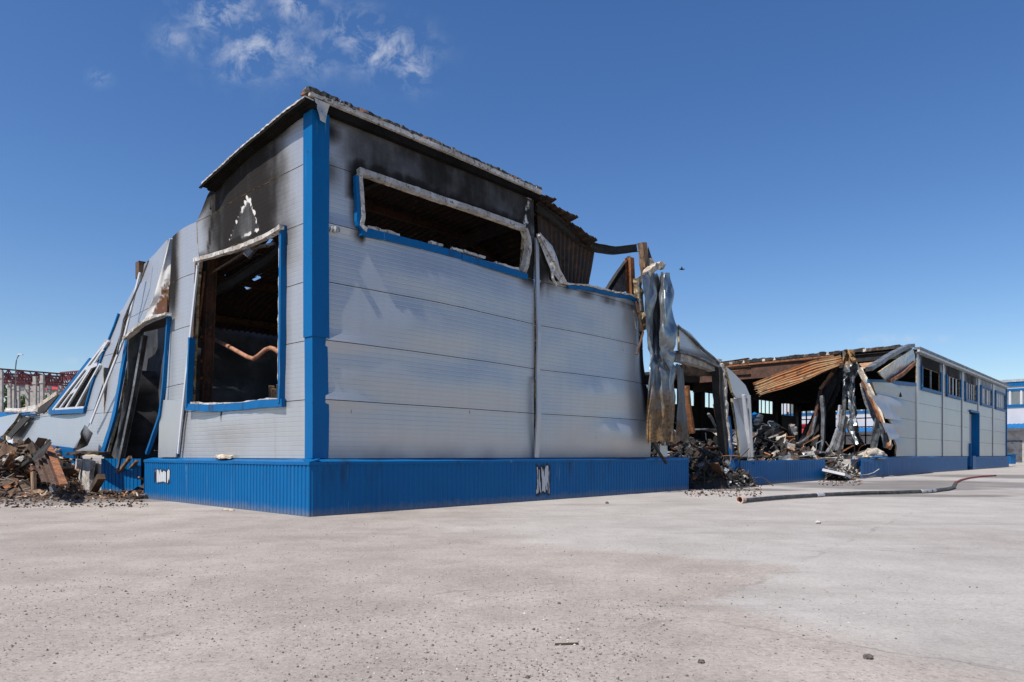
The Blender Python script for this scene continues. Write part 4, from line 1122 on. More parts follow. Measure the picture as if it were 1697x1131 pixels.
# big crumpled sheets that hung down over the gate
def rust_low(t, s): return (0.12 + .2 * max(0, fbm((t * 3, s * 5, 9))), 0, 1.1 * sstep(0.15, 0.95, s) + 0.35 * sstep(.8, 1, t))
L1 = lambda x, y: front(x, y, -.55)
L2_ = lambda x, y: front(x, y, -.25)
HR = [(452, [(1066, -.5), (1078, -.45), (1090, -.35), (1093, -.12), (1097, -.5), (1104, -.6), (1111, -.4)]),
      (500, [(1067, -.5), (1076, -.5), (1083, -.4), (1087, -.08), (1092, -.5), (1104, -.75), (1117, -.45)]),
      (550, [(1074, -.5), (1080, -.55), (1085, -.4), (1087, -.08), (1090, -.5), (1104, -.75), (1119, -.45)]),
      (588, [(1078, -.5), (1081, -.5), (1085, -.45), (1088, -.3), (1093, -.5), (1106, -.62), (1120, -.5)]),
      (615, [(1076, -.5), (1082, -.56), (1088, -.44), (1096, -.6), (1105, -.52), (1113, -.62), (1120, -.5)]),
      (660, [(1073, -.5), (1080, -.58), (1091, -.53), (1101, -.64), (1106, -.58), (1114, -.62), (1120, -.45)]),
      (733, [(1073, -.5), (1079, -.56), (1092, -.60), (1103, -.66), (1110, -.60), (1115, -.62), (1120, -.45)])]
drape('hanging_sheet', [[front(x, y + (4 if j in (0, 3) and y < 460 else 0), v) for j, (x, v) in enumerate(r)] for y, r in HR], [M['galv']], W, 70, 60, rough=.09, seed=2.0,
      stain=lambda t, s: (.10 + .5 * math.exp(-((t - .48) / .06) ** 2) * sstep(.5, .3, s) + .35 * sstep(.5, .75, s) * sstep(.2, .5, fbm((t * 4, s * 6, 2)) + .5) * .6, 0, 0.9 * sstep(.50, 1.08, s) + .5 * sstep(.93, 1, t) * sstep(.3, .6, s)))  # first channel also paints shade into the deep upper fold
ribbon('hanging_sheet', [L2_(1119, 602), L2_(1120, 650), L2_(1121, 733)], [L2_(1133, 612), L2_(1138, 660), L2_(1140, 728)], 26, 10, [M['galv'], M['galv']], W, amp=.07, fold=1.2, seed=12.9, crease=.1, jag=.05, stain=lambda t, s: (.6, 0, .7 * sstep(.5, .9, s)))
for px in (1083, 1097, 1104, 1110):
    mb = MB(); mb.bar(front(px, 732, -.4), front(px + random.uniform(-2, 2), 732 + random.uniform(6, 16), -.4), .1, .02); mb.build('torn_strip', [M['grey_metal']], W)
mb = MB(); mb.bar(front(1082, 735, -.5), front(1104, 768, -.45), .07, .07); mb.build('dangling_bar', [M['char']], W)
mb = MB(); p = front(1093, 737, -.12); q = front(1100, 757, -.12); mb.box((p.x, -.14, q.z), (q.x + .2, -.08, p.z)); mb.build('panel_scrap', [M['sheetmetal']], W)

# --- gate bay (third) ------------------------------------------------------
hd = FP([(1121, 541), (1140, 552), (1160, 570), (1178, 588), (1192, 603), (1190, 612), (1160, 596), (1122, 580)], 0)
sheet('wall_panel', hd, [], (.15, .15), fmap_front(lambda u, z: .1 * math.sin(u)), .09, PB, W, lambda u, z: (.35 * sstep(5.0, 4.7, z), 0, 0))
mb = MB(); mb.sweep(resample([f0(1121, 540), f0(1140, 556), f0(1165, 579), f0(1193, 604)], 12), RECT(.12, .05), jit=.01); mb.build('panel_cap', [M['grey_metal']], W)
mb = MB(); mb.sweep(resample([f0(1121, 583), f0(1145, 589), f0(1170, 600), f0(1192, 611)], 12), RECT(.25, .07), jit=.01); mb.build('gate_header', [M['grey_metal']], W)
mb = MB(); mb.sweep(resample([f0(1121, 592, .1), f0(1150, 600, .1), f0(1172, 608, .1), f0(1192, 612, .1)], 12), RECT(.35, .3), jit=.03); mb.build('gate_header', [M['ash']], W)
mb = MB(); mb.sweep(resample([f0(1122, 610, .3), f0(1150, 618, .3), f0(1180, 618, .3)], 10), RECT(.3, .22), jit=.04); mb.build('burnt_lintel', [M['char_brown']], W)
mb = MB(); mb.sweep(resample([f0(1188, 610), f0(1190, 660), f0(1197, 720), f0(1206, 795)], 14), RECT(.22, .3), upv=(0, 1, 0), jit=.02); mb.build('gate_jamb', [M['char']], W)
mb = MB(); mb.sweep(resample([f0(1191, 604, -.1), f0(1196, 640, -.12), f0(1199, 690, -.12), f0(1204, 745, -.12), f0(1207, 790, -.12)], 26), RECT(.10, .36), upv=(0, 1, 0), jit=.035); mb.build('insulation_edge', [M['ash']], W)
mb = MB(); mb.sweep(resample([f0(1137, 640, .6), f0(1141, 680, .6), f0(1147, 718, .6)], 8), RECT(.14, .2), upv=(0, 1, 0), jit=.01); mb.build('rusty_post', [M['rust']], W)
mb = MB(); mb.sweep(resample([f0(1186, 670, .4), f0(1191, 700, .4), f0(1197, 740, .4)], 8), RECT(.12, .16), upv=(0, 1, 0), jit=.01); mb.build('rusty_post', [M['rust_dark']], W)
pr = FP([(1195, 608), (1207, 622), (1220, 640), (1226, 658), (1226, 662), (1208, 660), (1204, 652)], 0)
sheet('wall_panel', pr, [], (.2, .2), fmap_front(lambda u, z: .15 * (u - 16)), .09, [M['sheetmetal'], M['inside'], M['foam']], W, lambda u, z: (0, 0, 0))
pr = FP([(1207, 661), (1229, 663), (1233, 757), (1214, 757), (1209, 700)], 0)
sheet('wall_panel', pr, [], (.2, .12), fmap_front(lambda u, z: .2 * sstep(16, 18, u) + .12 * math.sin(z)), .09, PB, W, lambda u, z: (0, 0, 0))
mb = MB(); mb.sweep([f0(1228, 655, -.3), f0(1236, 710, -.3), f0(1240, 758, -.25)], RECT(.10, .30), upv=(0, 1, 0)); mb.build('joint_cover', [M['white_clean']], W)
mb = MB(); mb.sweep([f0(1231, 656, -.2), f0(1236, 758, -.2)], RECT(.08, .6), upv=(0, 1, 0)); mb.build('joint_cover', [M['sheetmetal']], W)
ribbon('torn_flashing', [f0(1205, 690, -.2), f0(1206, 730, -.25), f0(1209, 757, -.3)], [f0(1210, 690, -.15), f0(1213, 730, -.15), f0(1216, 757, -.2)], 10, 5, [M['blue_trim']], W, amp=.05, seed=5)
ribbon('torn_skirt', [f0(1207, 765, -.3), f0(1208, 785, -.3), f0(1212, 805, -.3)], [f0(1224, 760, -.25), f0(1225, 785, -.22), f0(1227, 803, -.2)], 12, 8, [M['plinth']], W, amp=.12, fold=2, seed=15, crease=.1)

# --- roofless middle: remains at the torn edge of the roof -----------------
UE = 43.2
X_ = lambda x, y, u=UE: gable(x, y, u)
ub = [front(x, 700).x for x in (1519, 1562, 1594, 1620.5, 1645)] + [front(1667, 700).x]
UEND = ub[-1]; VB = 20.7
mb = MB(); mb.box((UE + .3, 0.05, 7.98), (UEND - .05, VB, 8.22)); froof = mb.build('roof_slab', [M['char']], W)
crumbly('burnt_roofing', [Vector((UE + .3, 0.4, 8.25)), Vector((UE + .3, 6, 8.25)), Vector((UE + .3, 16, 8.22))], .7, .2, 5, 80, froof, [M['char'], M['char'], M['ash'], M['deck'], M['char_brown']], .5)
mb = MB(); mb.sweep([(UE, 5.2, 7.45), (UE, 14.8, 7.45)], IPROF(.3, 1.05, .03)); mb.build('roof_beam', [M['rust_dark']], W)
mb = MB(); mb.sweep([(UE, .4, 7.75), (UE, 5.4, 7.75)], IPROF(.3, .5, .03)); mb.build('roof_beam', [M['char']], W)
mb = MB(); mb.sweep([(UE - .1, 4.6, 8.06), (UE - .1, 14.6, 8.0)], CPROF(.12, .12)); mb.build('edge_angle', [M['rust']], W)
for u in [b for b in ub[1:-1]]:
    mb = MB(); mb.sweep([(u, .3, 7.5), (u, VB - .3, 7.5)], IPROF(.25, .8, .03)); mb.build('roof_beam', [M['char']], W)
ribbon('roof_sheet', [X_(1193, 600), X_(1215, 597), X_(1241, 593)], [X_(1193, 615), X_(1215, 615), X_(1242, 612)], 12, 26, [M['deck'], M['rust_streak']], W, amp=.03, corr=.12, ncorr=5, seed=3, jag=.05)
mb = MB(); mb.sweep(resample([X_(1181, 602, UE - .4), X_(1194, 601, UE - .4)], 5), RECT(.3, .5), jit=.08); mb.build('insulation_clump', [M['ash']], W)
mb = MB(); mb.sweep([X_(1190, 617), X_(1245, 614)], IPROF(.3, .6, .03)); mb.build('roof_beam', [M['rust_dark']], W)
ribbon('roof_sheet', [X_(1248, 635, 40), X_(1300, 613, 40.5), X_(1350, 597, 41), X_(1393, 590, 41.5)], [X_(1258, 656, 39), X_(1305, 641, 39.5), X_(1350, 624, 40), X_(1393, 606, 40.5)], 20, 46, [M['deck'], M['rust_streak']], W, amp=.22, fold=1, corr=.12, ncorr=7, seed=21, jag=.15)
# hanging curtain of twisted sheets (edges in picture order, hung in the plane of the torn roof edge)
def strip(name, A, B, u, mat, n=26, c=8, **k):
    return ribbon(name, [X_(x, y, u) for x, y in A], [X_(x, y, u) for x, y in B], n, c, mat, W, **k)
G_ = [M['galv'], M['galv']]
strip('hanging_sheet', [(1396, 581), (1397, 630), (1396, 680), (1385, 747)], [(1402, 579), (1403, 630), (1402, 690), (1398, 745)], 41.8, [M['grey_metal']], amp=.1, fold=1, seed=1)
CR = [(580, [1398, 1402, 1406, 1410]), (598, [1399, 1405, 1413, 1421]), (616, [1400, 1406, 1413, 1422]), (640, [1402, 1405, 1410, 1416]), (672, [1404, 1407, 1413, 1417]), (705, [1406, 1411, 1417, 1424]), (738, [1413, 1419, 1425, 1430])]
drape('hanging_sheet', [[X_(x, y, 41.6 - (.7 if (j + i) % 2 else 0) + .3 * math.sin(i * 1.9 + j)) for j, x in enumerate(r)] for i, (y, r) in enumerate(CR)], [M['galv']], W, 50, 26, rough=.16, seed=5.0, thick=.03,
      stain=lambda t, s: (.12, 0, .95 * sstep(.42, .05, s)))
drape('hanging_sheet', [[X_(x, y, 42.3 - (.6 if (j + i) % 2 else 0)) for j, x in enumerate(r)] for i, (y, r) in enumerate([(586, [1390, 1393, 1396, 1399]), (620, [1378, 1385, 1391, 1398]), (660, [1360, 1368, 1376, 1384]), (700, [1342, 1350, 1357, 1366]), (738, [1318, 1328, 1338, 1350])])], [M['char']], W, 40, 24, rough=.14, seed=9.0, thick=.03)
strip('hanging_sheet', [(1420, 604), (1424, 625), (1434, 650)], [(1424, 603), (1437, 622), (1441, 634)], 41.0, G_, amp=.3, fold=2, seed=17, crease=.3, stain=lambda t, s: (.2, 0, 0))
strip('hanging_sheet', [(1425, 636), (1433, 670), (1448, 700), (1456, 722)], [(1433, 630), (1446, 662), (1458, 690), (1463, 712)], 40.5, [M['grey_metal'], M['char']], amp=.15, fold=1, seed=27, thick=.06)
mb = MB(); mb.sweep(resample([X_(1430, 632, 40.2), X_(1447, 668, 39.5), X_(1461, 700, 38.6), X_(1470, 732, 37.8), X_(1474, 742, 37.5)], 16), RECT(.16, .22), jit=.02); mb.build('bent_purlin', [M['rust']], W)
mb = MB(); mb.sweep(resample([X_(1425, 612, 40.4), X_(1445, 655, 39.6), X_(1462, 697, 38.8), X_(1477, 742, 37.6)], 16), RECT(.12, .35), jit=.03); mb.build('torn_cladding_edge', [M['foam_pale']], W)
strip('hanging_sheet', [(1391, 588), (1375, 630), (1352, 680), (1322, 732)], [(1397, 583), (1385, 640), (1358, 700), (1330, 737)], 41.9, [M['char'], M['char']], amp=.2, fold=1, seed=37, thick=.05)
mb = MB(); mb.sweep(resample([X_(1394, 596, 41.5), X_(1372, 632, 41.5), X_(1360, 646, 41.4), X_(1352, 690, 41), X_(1335, 733, 40.6)], 22), RECT(.18, .18), jit=.02); mb.build('bent_purlin', [M['rust_dark']], W)
mb = MB(); mb.sweep(resample([X_(1380, 618, 41.4), X_(1366, 636, 41.4), X_(1359, 646, 41.3)], 8), RECT(.22, .2), jit=.03); mb.build('bent_purlin', [M['rust_pale']], W)
mb = MB(); mb.sweep(resample([X_(1362, 656, 41), X_(1365, 690, 41), X_(1364, 730, 41), X_(1358, 757, 41)], 16), CPROF(.28, .22, .02), upv=(0, 1, 0)); mb.build('bent_post', [M['grey_metal']], W)
for (pts, mt, w) in [([(1392, 672), (1388, 710), (1378, 738), (1365, 756)], 'pale_metal', .16), ([(1396, 680), (1392, 715), (1382, 742), (1369, 757)], 'grey_metal', .16), ([(1352, 690), (1346, 720), (1318, 738)], 'grey_metal', .14),
                     ([(1400, 690), (1394, 725), (1388, 748)], 'grey_metal', .3), ([(1358, 722), (1335, 734), (1316, 742)], 'rust_pale', .14), ([(1415, 738), (1395, 749), (1372, 760)], 'rust', .1), ([(1442, 746), (1410, 756), (1380, 762)], 'grey_metal', .22), ([(1330, 740), (1340, 748), (1350, 756)], 'grey_metal', .07)]:
    mb = MB(); mb.sweep(resample([X_(x, y, 40 - .3 * i) for i, (x, y) in enumerate(pts)], 14), RECT(w, w * .8), jit=.01); mb.build('bent_purlin', [M[mt]], W)
strip('hanging_sheet', [(1450, 692), (1446, 720), (1440, 750)], [(1462, 702), (1458, 724), (1452, 752)], 38.0, G_, amp=.25, fold=2, seed=47, crease=.2, stain=lambda t, s: (.1, 0, .5 * s))
strip('hanging_sheet', [(1456, 700), (1460, 720), (1464, 742)], [(1464, 706), (1470, 722), (1474, 744)], 37.6, G_, amp=.2, fold=2, seed=57, crease=.2, stain=lambda t, s: (.05, 0, .2))

# torn first panels of the far front, flaps and folded-down eaves panel
fw = FP([(1439, 634), (1470, 635), (1518, 640), (1518, 757), (1478, 757), (1472, 730), (1462, 694), (1450, 662)], 0)
def bulgeF(u, z): return .32 * sstep(43.5, 37.5, u) * sstep(6.2, 3.5, z) + .12 * math.sin(z * 2.64) ** 2 * sstep(43, 39, u)
rows_from(fw, [], fmap_front(bulgeF), lambda u, z: (0.05, 0, 0), (.5, .15), rows=[1.13, 2.32, 3.51, 4.70, 5.89])
strip_f = lambda A, B, v, **k: ribbon('torn_flap', [front(x, y, v) for x, y in A], [front(x, y, v - .1) for x, y in B], 10, 6, [M['foam'], M['white_clean']], W, **k)
strip_f([(1446, 655), (1462, 657)], [(1466, 694), (1494, 697)], -.62, amp=.05, seed=3)
strip_f([(1462, 700), (1480, 704)], [(1474, 730), (1490, 726)], -.66, amp=.05, seed=6)
mb = MB(); mb.sweep(resample([f0(1438, 632), f0(1470, 633), f0(1518, 638)], 8), RECT(.08, .22)); mb.build('sill_flashing', [M['blue_trim']], W)
mb = MB(); mb.bar(f0(1484, 632, .2), f0(1492, 658, -.1), .22, .1); mb.build('dangling_bar', [M['char']], W)
ribbon('folded_eaves_panel', [front(1454, 617, -.9), front(1484, 596, -.7), front(1512, 578, -.4)], [front(1470, 633, -.6), front(1498, 612, -.5), front(1516, 597, -.3)], 16, 10, [M['foam'], M['pale_metal']], W, amp=.06, fold=1, seed=61, thick=.08, crease=.08)
mb = MB(); mb.sweep(resample([front(1440, 612, -.7), front(1470, 592, -.6), front(1500, 576, -.4), front(1511, 573, -.3)], 14), RECT(.35, .22), jit=.015); mb.build('eaves_gutter', [M['grey_metal']], W)
mb = MB(); mb.sweep(resample([front(1474, 632, -.8), front(1494, 620, -.7), front(1516, 601, -.5)], 9), RECT(.2, .2), jit=.03); mb.build('rusty_angle', [M['rust']], W)
ribbon('roof_sheet', [X_(1424, 603, 42), X_(1460, 598, 42), X_(1498, 576, 42.5)], [X_(1430, 612, 41), X_(1462, 604, 41), X_(1490, 584, 42)], 12, 8, [M['deck'], M['rust_pale']], W, amp=.06, seed=71)

# --- far part of the front -------------------------------------------------
for i in range(len(ub) - 1):
    a, b = ub[i] + .05, ub[i + 1] - .05
    wd = b - a
    w0, w1 = a + .16 * wd, b - .12 * wd
    wz0, wz1 = 5.83, 7.2
    hole = [(w0, wz0), (w1, wz0), (w1, wz1), (w0, wz1)]
    hs_ = [hole]
    if i == 2: hs_.append([(b - 3.6, 0.9), (b - .3, 0.9), (b - .3, 4.85), (b - 3.6, 4.85)])
    k_ = (1.0, .8, .55, .25, .1)[i]
    def st(u, z, k_=k_, w0=w0, w1=w1):
        s = k_ * sstep(6.6, 7.3, z) * sstep(w0 - .6, w0 + .5, u) * sstep(w1 + .8, w1 - .6, u) * (1.0 + .5 * fbm((u, z * .5, 2)))
        s = max(s, k_ * .5 * sstep(7.5, 8.1, z))
        return (max(0, min(1, s)), 0, 0)
    rows_from([(a, 1.13), (b, 1.13), (b, 8.1), (a, 8.1)], hs_, fmap_front(lambda u, z, a=a, wd=wd: 0.02 * math.sin(math.pi * (u - a) / wd) + .01 * fbm((u, z, 1), 2)), st, (.6, .2))
    mb = MB(); mb.box((w0 - .15, -.14, wz0 - .22), (w1 + .15, -.03, wz0 - .02)); wfm = mb.build('window_sill', [M['blue_trim']], W)
    for u_ in (w0 - .1, w1 + .1):
        mb = MB(); mb.box((u_ - .1, -.12, wz0 - .02), (u_ + .1, -.03, wz1 + .05)); mb.build('frame_side', [M['blue_trim']], wfm)
    if i > 2:
        mb = MB(); mb.box((w0 - .1, -.12, wz1 + .06), (w1 + .1, -.03, wz1 + .22)); mb.build('frame_head', [M['blue_trim']], wfm)
    nm = (1, 3, 4, 4, 4)[i]
    for j in range(nm):
        u_ = w0 + (w1 - w0) * (j + 1) / (nm + 1)
        mb = MB(); mb.box((u_ - .09, -.02, wz0), (u_ + .09, .05, wz1)); mb.build('mullion', [M['white_clean'] if i else M['grey_metal']], wfm)
    if i >= 3:
        for j in range(nm + 1):
            if i == 3 and j in (0, 2): continue
            ua = w0 + (w1 - w0) * j / (nm + 1) + .1; uz = w0 + (w1 - w0) * (j + 1) / (nm + 1) - .1
            mb = MB(); mb.box((ua, .03, wz0), (uz, .05, wz1)); mb.build('pane', [M['pale_metal']], wfm)
    mb = MB(); mb.sweep([(ub[i], -.05, 1.15), (ub[i], -.05, 8.08)], RECT(.28, .05), upv=(0, 1, 0)); mb.build('joint_cover', [M['sheetmetal']], W)
b = ub[3] - .05
mb = MB(); mb.box((b - 3.6, .42, 0), (b - .3, .5, 4.8)); dr = mb.build('gate_leaf', [M['white_clean']], W)
mb = MB(); mb.box((b - .34, -.19, 0), (b - .26, .42, 4.86)); mb.build('door_reveal', [M['blue_trim']], W)
mb = MB(); mb.box((b - 3.7, -.16, 4.83), (b - .2, -.02, 5.0)); mb.build('door_head', [M['blue_trim']], W)
mb = MB(); mb.box((b - 3.7, -.16, 0.3), (b - 3.58, .40, 2.2)); mb.build('door_guard', [M['blue_trim']], W)
mb = MB(); mb.box((UEND - .1, -.10, 1.13), (UEND + .1, .2, 8.1)); mb.build('corner_trim', [M['blue_trim']], W)
mb = MB(); mb.sweep([(ub[0] - .3, -.18, 8.12), (UEND + .2, -.18, 8.12)], RECT(.14, .14)); mb.build('eaves_flashing', [M['white_clean']], W)
mb = MB(); mb.sweep([(ub[0] - .3, -.1, 8.28), (UEND + .25, -.1, 8.28)], RECT(.40, .16)); mb.build('roof_edge', [M['grey_metal']], W)
mb = MB(); mb.sweep([(ub[0] - .3, -.06, 8.0), (UEND + .1, -.06, 8.0)], RECT(.1, .14)); mb.build('eaves_closer', [M['grey_metal']], W)

# --- inside: floor, back wall, end wall, partition --------------------------
mb = MB(); mb.add([(0.1, .15, .006), (UEND, .15, .006), (UEND, VB, .006), (0.1, VB, .006)], [(0, 1, 2, 3)]); mb.build('hall_floor', [M['char']], W, recalc=False)
u = 6.0
while u < UEND - 1:
    a, b = u, min(u + 6, UEND)
    hole = [(a + .9, 5.9), (b - .9, 5.9), (b - .9, 7.3), (a + .9, 7.3)]
    top = 8.1 if u > 36 else 8.0
    sheet('back_wall_panel', [(a, .1), (b, .1), (b, top), (a, top)], [hole] if u > 20 else [], (1.2, 1.2), lambda s, z, d: Vector((s, VB - d, z)), -.1, [M['inside'], M['panel'], M['foam']], W, lambda a, z: (0, 0, 0))
    if u > 20:
        wbar = None
        for k in range(5):
            uu = a + .9 + (b - a - 1.8) * k / 4
            mb = MB(); mb.box((uu - .08, VB - .04, 5.9), (uu + .08, VB + .02, 7.3)); wbar = mb.build('mullion', [M['char']], W)
    if u > 36: icol(a, VB - .4, 0, 7.2, 'char', .3, .3)
    u += 6
we = [GP([(1306, 683), (1352, 681), (1352, 737), (1306, 738)], UEND), GP([(1384, 681), (1452, 678), (1452, 736), (1384, 737)], UEND)]
sheet('end_wall_panel', [(0.1, .1), (VB, .1), (VB, 8.1), (.1, 8.1)], we, (2, 2), lambda s, z, d: Vector((UEND + d, s, z)), .12, [M['inside'], M['panel'], M['foam']], W, lambda a, z: (0, 0, 0))
for w_ in we:
    vs0 = [p[0] for p in w_]; zs0 = [p[1] for p in w_]
    v0_, v1_, z0_, z1_ = min(vs0), max(vs0), min(zs0), max(zs0)
    n = 3 if v1_ - v0_ < 4 else 4
    fm = None
    for k in range(n + 1):
        v = v0_ + (v1_ - v0_) * k / n
        mb = MB(); mb.box((UEND - .05, v - .07, z0_), (UEND + .05, v + .07, z1_)); fm = mb.build('mullion', [M['char']], W)
    for k in range(1, 4):
        z = z0_ + (z1_ - z0_) * k / 4
        mb = MB(); mb.box((UEND - .06, v0_, z - .06), (UEND + .04, v1_, z + .06)); mb.build('transom', [M['char']], W)
for i, (a0, b0_, nr_) in enumerate(((.2, 2.2, 3), (2.25, 7.2, 5), (7.25, 12.2, 5))):
    for j in range(nr_):
        z0_, z1_ = 0.3 + 1.25 * j, 0.3 + 1.25 * (j + 1) + .02 * j
        a, b = a0, b0_
        sheet('partition_panel', [(a, z0_), (b, z0_), (b, z1_), (a, z1_)], [], (.6, .3), lambda s, z, d, i=i, j=j: Vector((s, 13.1 + .03 * j + d - .18 * math.sin(math.pi * (s - .2) / 6) * math.sin(math.pi * (z - .3 - 1.25 * j) / 1.25) + .1 * fbm((s, z, 5), 2), z)), .08, [M['inside_grey'], M['inside'], M['foam']], W, lambda a, z: (0, 0, 0))
mb = MB(); q = gable(254, 708, 3); mb.box((q.x - .4, 12.7, q.z - .4), (q.x + .4, 12.8, q.z + .4)); mb.build('switch_cabinet', [M['rust']], W)

# dark backing added behind the folded strip window to keep it shaded inside
ribbon('window_dark_backing', [gp(184, 560, .3), gp(130, 626, .3), gp(82, 684, .3)], [gp(196, 600, .3), gp(178, 660, .3), gp(150, 704, .3)], 14, 40, [M['char'], M['char']], W, amp=.06, corr=.05, ncorr=9, seed=2)

# ------------------------------------------------------------------ rubble heaps (a mass of small charred pieces each)
def add_piece(mb, c, kind, s, m_, rot=None):
    """one bent plate, stick or clod at c (local frame)"""
    rot = rot or Euler((random.uniform(0, 6.3), random.uniform(-.9, .9), random.uniform(0, 6.3))).to_matrix()
    if kind == 'plate':
        w, l = s * random.uniform(.4, 1.0), s * random.uniform(.8, 1.8); k = random.uniform(-1.2, 1.2) / s; t = .012
        vs = []
        for side in (0, 1):
            for i in range(4):
                for j in range(3):
                    x = (i / 3 - .5) * l; y = (j / 2 - .5) * w
                    vs.append(Vector((x, y, k * x * x + .15 * s * math.sin(j * 2.1 + k) - side * t + random.uniform(-.02, .02) * s)))
        fs = []
        for i in range(3):
            for j in range(2):
                a = i * 3 + j
                fs += [(a, a + 1, a + 4, a + 3), (12 + a, 12 + a + 3, 12 + a + 4, 12 + a + 1)]
        for i in range(3):
            for j in (0, 2): a = i * 3 + j; fs.append((a, a + 3, 15 + a, 12 + a))
        for j in range(2):
            for i in (0, 3): a = i * 3 + j; fs.append((a, a + 1, 13 + a, 12 + a))
        mb.add([c + rot @ v for v in vs], fs, m_)
    elif kind == 'stick':
        l = s * random.uniform(1.2, 3.2); d = rot @ Vector((1, 0, 0)); d.z *= .45
        mb.bar(c - d * l / 2, c + d * l / 2, s * random.uniform(.10, .22), s * random.uniform(.06, .14), m_, roll=random.uniform(0, 1.5))
    else:
        vs = [Vector((x, y, z)) * s * .45 * random.uniform(.6, 1.2) for x in (-1, 1) for y in (-1, 1) for z in (-.7, .7)]
        mb.add([c + rot @ v for v in vs], [(0, 1, 3, 2), (4, 6, 7, 5), (0, 4, 5, 1), (2, 3, 7, 6), (0, 2, 6, 4), (1, 5, 7, 3)], m_)
def heap(name, label, foot, hfun, n, sizes, mats, mix_, seed, wts=(.4, .35, .25), base='char', cell=.25, wires=60):
    """foot(a, b) -> inside?, hfun(a, b) -> height, over a box of local (u, v)"""
    random.seed(seed)
    (u0, u1), (v0, v1) = foot
    nu, nv = int((u1 - u0) / cell) + 1, int((v1 - v0) / cell) + 1
    mb = MB(); vs = []; fs = []
    for i in range(nu + 1):
        for j in range(nv + 1):
            u, v = u0 + (u1 - u0) * i / nu, v0 + (v1 - v0) * j / nv
            h = hfun(u, v)
            vs.append(Vector((u, v, -0.05 if h <= 0 else h * .66 + .12 * min(1, h * 3) * fbm((u * 2, v * 2, seed), 3))))
    for i in range(nu):
        for j in range(nv):
            a = i * (nv + 1) + j
            if max(vs[q].z for q in (a, a + 1, a + nv + 1, a + nv + 2)) > -.04: fs.append((a, a + nv + 1, a + nv + 2, a + 1))
    mb.add(vs, fs, 0)
    k = 0; tries = 0
    while k < n and tries < n * 30:
        tries += 1
        u, v = random.uniform(u0, u1), random.uniform(v0, v1); h = hfun(u, v)
        if h <= 0.02: continue
        s = random.uniform(*sizes) * (.45 + .55 * min(1, h))
        r = random.random()
        kind = 'plate' if r < wts[0] else 'stick' if r < wts[0] + wts[1] else 'clod'
        m_ = random.choices(range(1, len(mats) + 1), mix_)[0]
        add_piece(mb, Vector((u, v, max(s * .12, h * random.uniform(.8, 1.05)))), kind, s, m_); k += 1
    for _ in range(wires):
        for _t in range(40):
            u, v = random.uniform(u0, u1), random.uniform(v0, v1); h = hfun(u, v)
            if h > .15: break
        else: continue
        p = Vector((u, v, h)); d = Vector((random.gauss(0, 1), random.gauss(0, 1), random.uniform(-.1, .5))).normalized(); pts = [p]
        for _k in range(5):
            d = (d + Vector((random.gauss(0, .35), random.gauss(0, .35), random.gauss(-.12, .3)))).normalized(); p = p + d * random.uniform(.15, .4); p = Vector((p.x, p.y, max(.03, p.z))); pts.append(p)
        w = random.choice((.02, .025, .04, .09)); mb.sweep(pts, RECT(w, .012 if w > .05 else w), m=random.choices(range(1, len(mats) + 1), mix_)[0])
    o = mb.build(name, [M[base]] + [M[q] for q in mats], recalc=False)
    return tag(o, label, 'rubble', kind='stuff')
def lump(u, v, cu, cv, ru, rv, h):
    d = ((u - cu) / ru) ** 2 + ((v - cv) / rv) ** 2
    return h * max(0, 1 - d) ** .7 if d < 1 else 0
# left heap of burnt timber and rusty scrap: front edge follows the yard
def L_of(px, py): return to_local(floor_pt(px, py))
hl = [L_of(20, 812), L_of(95, 806), L_of(-60, 806), L_of(205, 812)]
def h_left(u, v):
    h = lump(u, v, hl[0].x, hl[0].y, 2.4, 4.4, 1.5)
    h = max(h, lump(u, v, hl[1].x + .2, hl[1].y, 1.6, 2.6, 1.15), lump(u, v, hl[2].x, hl[2].y, 3.0, 4.5, 1.6), lump(u, v, hl[3].x + .5, hl[3].y, 1.6, 2.3, .55))
    p = to_world((u, v, 0))
    h = max(h, .10 * (1 if p.y > 19.3 + .3 * fbm((p.x, 0, 0)) and u < .5 else 0) * (fbm((u, v, 6)) * .6 + .7))
    return h if p.y > 19.1 + .35 * fbm((p.x * .7, 4, 0)) else 0
us_ = [p.x for p in hl]; vs0_ = [p.y for p in hl]
heap('timber_rubble', 'heap of burnt brown timber and rusty scrap left of the gate', ((-4.4, 1.2), (8.2, max(vs0_) + 3)), h_left, 3200, (.13, .46),
     ['char_brown', 'wood', 'rust', 'char', 'rust_dark', 'ash', 'grey_metal', 'foam_pale'], (26, 17, 15, 14, 10, 8, 5, 5), 3, (.26, .64, .10), 'char_brown')
heap('gate_rubble', 'dark heap of burnt rubble spilling out of the broken front gate', ((14.2, 20.6), (-1.0, 6)),
     lambda u, v: max(lump(u, v, 17.4, 2.6, 2.8, 3.0, 2.0), lump(u, v, 16.7, .5, 1.9, 1.3, 1.25), lump(u, v, 17.8, .0, 1.5, .9, .7)), 2300, (.10, .34),
     ['char', 'grey_metal', 'char_brown', 'ash', 'rust', 'pale_metal'], (60, 15, 13, 5, 4, 3), 5, (.5, .2, .3))
heap('hall_rubble', 'heap of crumpled sheets and ash behind the middle plinth', ((20.5, 43), (.3, 8)),
     lambda u, v: max(lump(u, v, 26.3, 2.8, 4.6, 2.6, 2.5), lump(u, v, 30.5, 2.6, 4.5, 2.4, 1.5), lump(u, v, 37, 2.5, 7, 3, 1.1), lump(u, v, 25.5, .6, 5.5, .7, 1.15)), 1300, (.18, .6),
     ['char', 'grey_metal', 'ash', 'foam_pale', 'rust', 'pale_metal', 'char_brown'], (38, 20, 6, 5, 9, 6, 16), 7, (.6, .28, .12))
